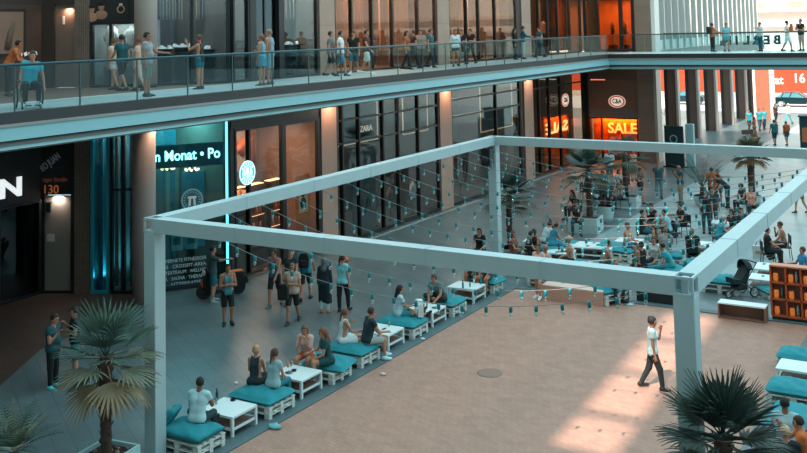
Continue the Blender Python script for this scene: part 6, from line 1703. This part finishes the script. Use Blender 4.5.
for s in (-1, 1):
    add_wheel(wc, (s*.3, -.1, .3), .30, .035); add_wheel(wc, (s*.22, .38, .09), .09, .04, spoke=False)
    MB().tube([(s*.24, -.25, .95), (s*.24, -.22, .48), (s*.24, .25, .48), (s*.2, .42, .2), (s*.16, .55, .12)], .015, 6).build('frame_tube', FR, wc)
    MB().box((s*.25, 0, .68), (.05, .34, .04), ch=.01).build('armrest', BLK, wc); MB().box((s*.12, .58, .10), (.16, .16, .02)).build('footplate', FR, wc)
MB().box((0, .02, .48), (.46, .46, .05), ch=.02).build('seat', BLK, wc); MB().box((0, -.24, .72), (.46, .04, .44), ch=.02).build('backrest', BLK, wc)
person('man in turquoise tee sitting in the black wheelchair on the gallery', (w0.x, w0.y, GZ), 150, 'sit', seat=.51, arms=('wheel', 'wheel'), lean=.12, side=-.12, top='#17a0b3', bottom='#14181a', blen=1.9, hair='#2a1a14', skin='#b98068', S=1.76, shoes='#c9d0d0', turn=.3)
def bicycle(label, x, y, rz):
    t = thing('bicycle', label, 'bicycle', (x, y, 0), rz)
    for yy in (-.52, .52): add_wheel(t, (0, yy, .34), .34, .03, rim='#7d8588')
    for a, b in (((0, -.52, .34), (0, -.15, .85)), ((0, -.15, .85), (0, .38, .82)), ((0, .38, .82), (0, -.05, .3)), ((0, -.05, .3), (0, -.15, .85)), ((0, -.52, .34), (0, -.05, .3)), ((0, .52, .34), (0, .36, .95))): MB().bar(a, b, .03).build('frame_tube', FR, t)
    MB().box((0, -.17, .9), (.12, .24, .05), ch=.02).build('saddle', BLK, t); MB().tube([(-.26, .3, 1.0), (0, .36, .98), (.26, .3, 1.0)], .014, 6).build('handlebar', BLK, t)
q = G(664, 118.5); bicycle('bicycle parked on the street seen past the stone pier', q.x, q.y, PI/2)
def car(label, x, y, rz, col, L=4.4):
    t = thing('car', label, 'car', (x, y, -.02), rz); k = L/4.4; W = .86
    body = [(-2.2, .35), (-2.2, .75), (-2.05, .92), (-1.2, .98), (1.0, .95), (1.9, .82), (2.18, .65), (2.2, .35), (1.75, .3), (1.65, .55), (1.35, .62), (1.05, .55), (.95, .3), (-.95, .3), (-1.05, .55), (-1.35, .62), (-1.65, .55), (-1.75, .3)]
    MB().prism([(a*k, b) for a, b in body], -W, W, 0, 'y').build('body', M(col, .25, .3, .05), t)
    vs = [(-1.75*k, s*W*.92, .95) for s in (-1, 1)]+[(.95*k, s*W*.92, .95) for s in (-1, 1)]+[(-1.2*k, s*W*.74, 1.42) for s in (-1, 1)]+[(.25*k, s*W*.74, 1.42) for s in (-1, 1)]
    MB().add(vs, [(0, 2, 6, 4), (1, 5, 7, 3), (2, 3, 7, 6), (0, 4, 5, 1)]).build('windows', M('#4f7f86', .1, 0, .05), t)
    MB().box((-.48*k, 0, 1.44), (1.5*k, W*1.5, .05), ch=.02).build('roof', M(col, .25, .3, .05), t)
    for s in (-1, 1):
        for a in (-1.2*k, -.45*k): MB().bar((a-.1, s*W*.9, .95), (a+.1, s*W*.75, 1.43), .07).build('pillar', M(col, .25, .3, .05), t)
        MB().bar((.95*k, s*W*.9, .95), (.25*k, s*W*.75, 1.43), .06).build('pillar', M(col, .25, .3, .05), t)
        for a in (-1.35*k, 1.35*k): add_wheel(t, (a, s*(W-.1), .32), .32, .2, 'y', rim='#d9dedd')
        MB().box((2.15*k, s*.6, .68), (.1, .35, .14), ch=.02).build('headlamp', M('#e9eeee', .2), t)
    return t
cx = -17.75; car('dark teal car passing behind the terracotta pier in front of the orange hoarding', cx, 107.6, 0, '#0b2c33', 4.6)
car('dark car seen between the colonnade piers before the hoarding', -29.2, 108, PI, '#1d3a42', 4.2)
car('pale car seen between the colonnade piers, nearest the stone pier', -35.4, 109.5, 0, '#c9d2d2', 4.3)
kk = thing('kiosk_box', 'dark teal kiosk box at the right edge before the street', 'kiosk', (-11.3, 73.2, 0), .1)
MB().box((0, 0, 1.05), (1.3, 1.1, 2.1), ch=.05).build('body', M('#163238', .5), kk); MB().box((0, 0, 2.16), (1.45, 1.25, .12), ch=.04).build('roof', M('#1f454c', .5), kk); MB().box((-.1, -.56, .9), (.8, .03, 1.0)).build('poster', M('#b0653c', .6, 0, .2, 3), kk)
pm = G(748.5, 140.5); t = thing('pram', 'dark pram pushed by the woman in long brown dress', 'pram', pm, math.atan2(-_fwx(300)[0], _fwx(300)[1]))
for s in (-1, 1):
    for yy in (-.3, .3): add_wheel(t, (s*.25, yy, .14), .14)
MB().prism([(-.4, .5), (.4, .45), (.45, .75), (-.42, .85)], -.22, .22, 0, 'x').build('carrycot', M('#6b5048', .7), t); MB().tube([(-.24, -.4, .8), (-.24, -.6, 1.0), (.24, -.6, 1.0), (.24, -.4, .8)], .015, 6).build('handle', BLK, t)
for s in (-1, 1): MB().bar((s*.24, -.3, .14), (s*.22, .2, .5), .025).build('frame_tube', FR, t)

# ================================================================ BAGS CARRIED
def held(key, joint, name, label, kind, col, off=(0, 0, 0), rz=None):
    root, J = PEOPLE[key]; a = root.rotation_euler.z; R = Matrix.Rotation(a, 3, 'Z')
    p = Vector(root.location)+R@(Vector(J[joint])+Vector(off))
    t = thing(name, label, 'bag' if 'bag' in name or 'pack' in name else name.replace('_', ' '), p, a)
    if kind == 'pack':
        mb = MB().prism([(-.15, -.24), (.15, -.24), (.16, .1), (.1, .22), (-.1, .22), (-.16, .1)], -.08, .08, 0, 'y'); mb.build('pouch', M(col, .8), t); MB().box((0, -.1, -.08), (.2, .05, .2), ch=.02).build('front_pocket', M(col, .7), t)
    if kind == 'bag':
        mb = MB().prism([(-.05, -.42), (.05, -.42), (.06, -.12), (-.06, -.12)], -.16, .16, 0, 'x'); mb.v = [(y_*0+x_, y_, z_) for x_, y_, z_ in mb.v]; mb.build('pouch', M(col, .7), t)
        MB().tube([(0, -.08, -.12), (0, -.03, 0), (0, .03, 0), (0, .08, -.12)], .01, 5).build('handle', M(col, .7), t)
    if kind == 'bundle':
        MB().ball((0, .05, .02), .15, 9, 0, (1.3, .8, .6)).build('cloth', M(col, .8), t); MB().box((0, .05, .02), (.06, .26, .19), ch=.02).build('band', M(col, .6), t)
    if kind == 'phone': MB().box((0, .03, .05), (.075, .012, .15), ch=.004).build('case', M('#14181a', .3), t)
    return t
held('woman in orange jacket', 'spine', 'backpack', 'black backpack worn by the woman in orange jacket', 'pack', '#1d1d1f', (0, -.22, .0))
held('woman in turquoise dress with grey', 'hdR', 'handbag', 'grey handbag of the woman in turquoise dress on the bridge', 'bag', '#556267')
held('man in pale shirt reaching', 'hdR', 'shopping_bag', 'blue bag carried by the man in pale shirt on the bridge', 'bag', '#1f7c94')
held('man in white tee and pale shorts walking', 'spine', 'chest_pack', 'orange and black pack worn by the man in white tee on the bridge', 'pack', '#a8592f', (0, .24, .05))
held('person with an orange backpack', 'spine', 'backpack', 'orange backpack on the walker beside the man in teal', 'pack', '#d8682a', (0, -.23, .0))
held('man in turquoise tee with black backpack', 'spine', 'backpack', 'black backpack on the man in turquoise tee', 'pack', '#15181a', (0, -.24, .0))
held('man in beige tee', 'hdR', 'shoulder_bag', 'black bag carried by the man in beige tee', 'pack', '#121517', (0, .12, -.15))
held('person in pale turquoise tee', 'hdL', 'cloth_bundle', 'orange bundle held by the person in pale turquoise tee', 'bundle', '#c4602f', (0, .06, 0))
held('young man in black tee carrying', 'hdR', 'shopping_bag', 'orange bag of the young man in black tee', 'bag', '#c8682c')
held('woman in white blouse', 'hdL', 'handbag', 'grey handbag of the woman in white blouse on the gallery', 'bag', '#6d6a66')
held('woman with long black hair', 'hdR', 'tote_bag', 'white patterned tote bag beside the woman with long black hair', 'pack', '#cfd6d4', (.18, .05, -.02))
held('woman in black vest and turquoise', 'hdL', 'phone', 'phone held up by the woman in black vest', 'phone', '#111111')
held('heavy man', 'hdR', 'phone', 'phone held by the heavy man in dark teal', 'phone', '#111111')
held('bald man in teal tee', 'hdR', 'phone', 'phone held by the bald man in teal tee', 'phone', '#111111')
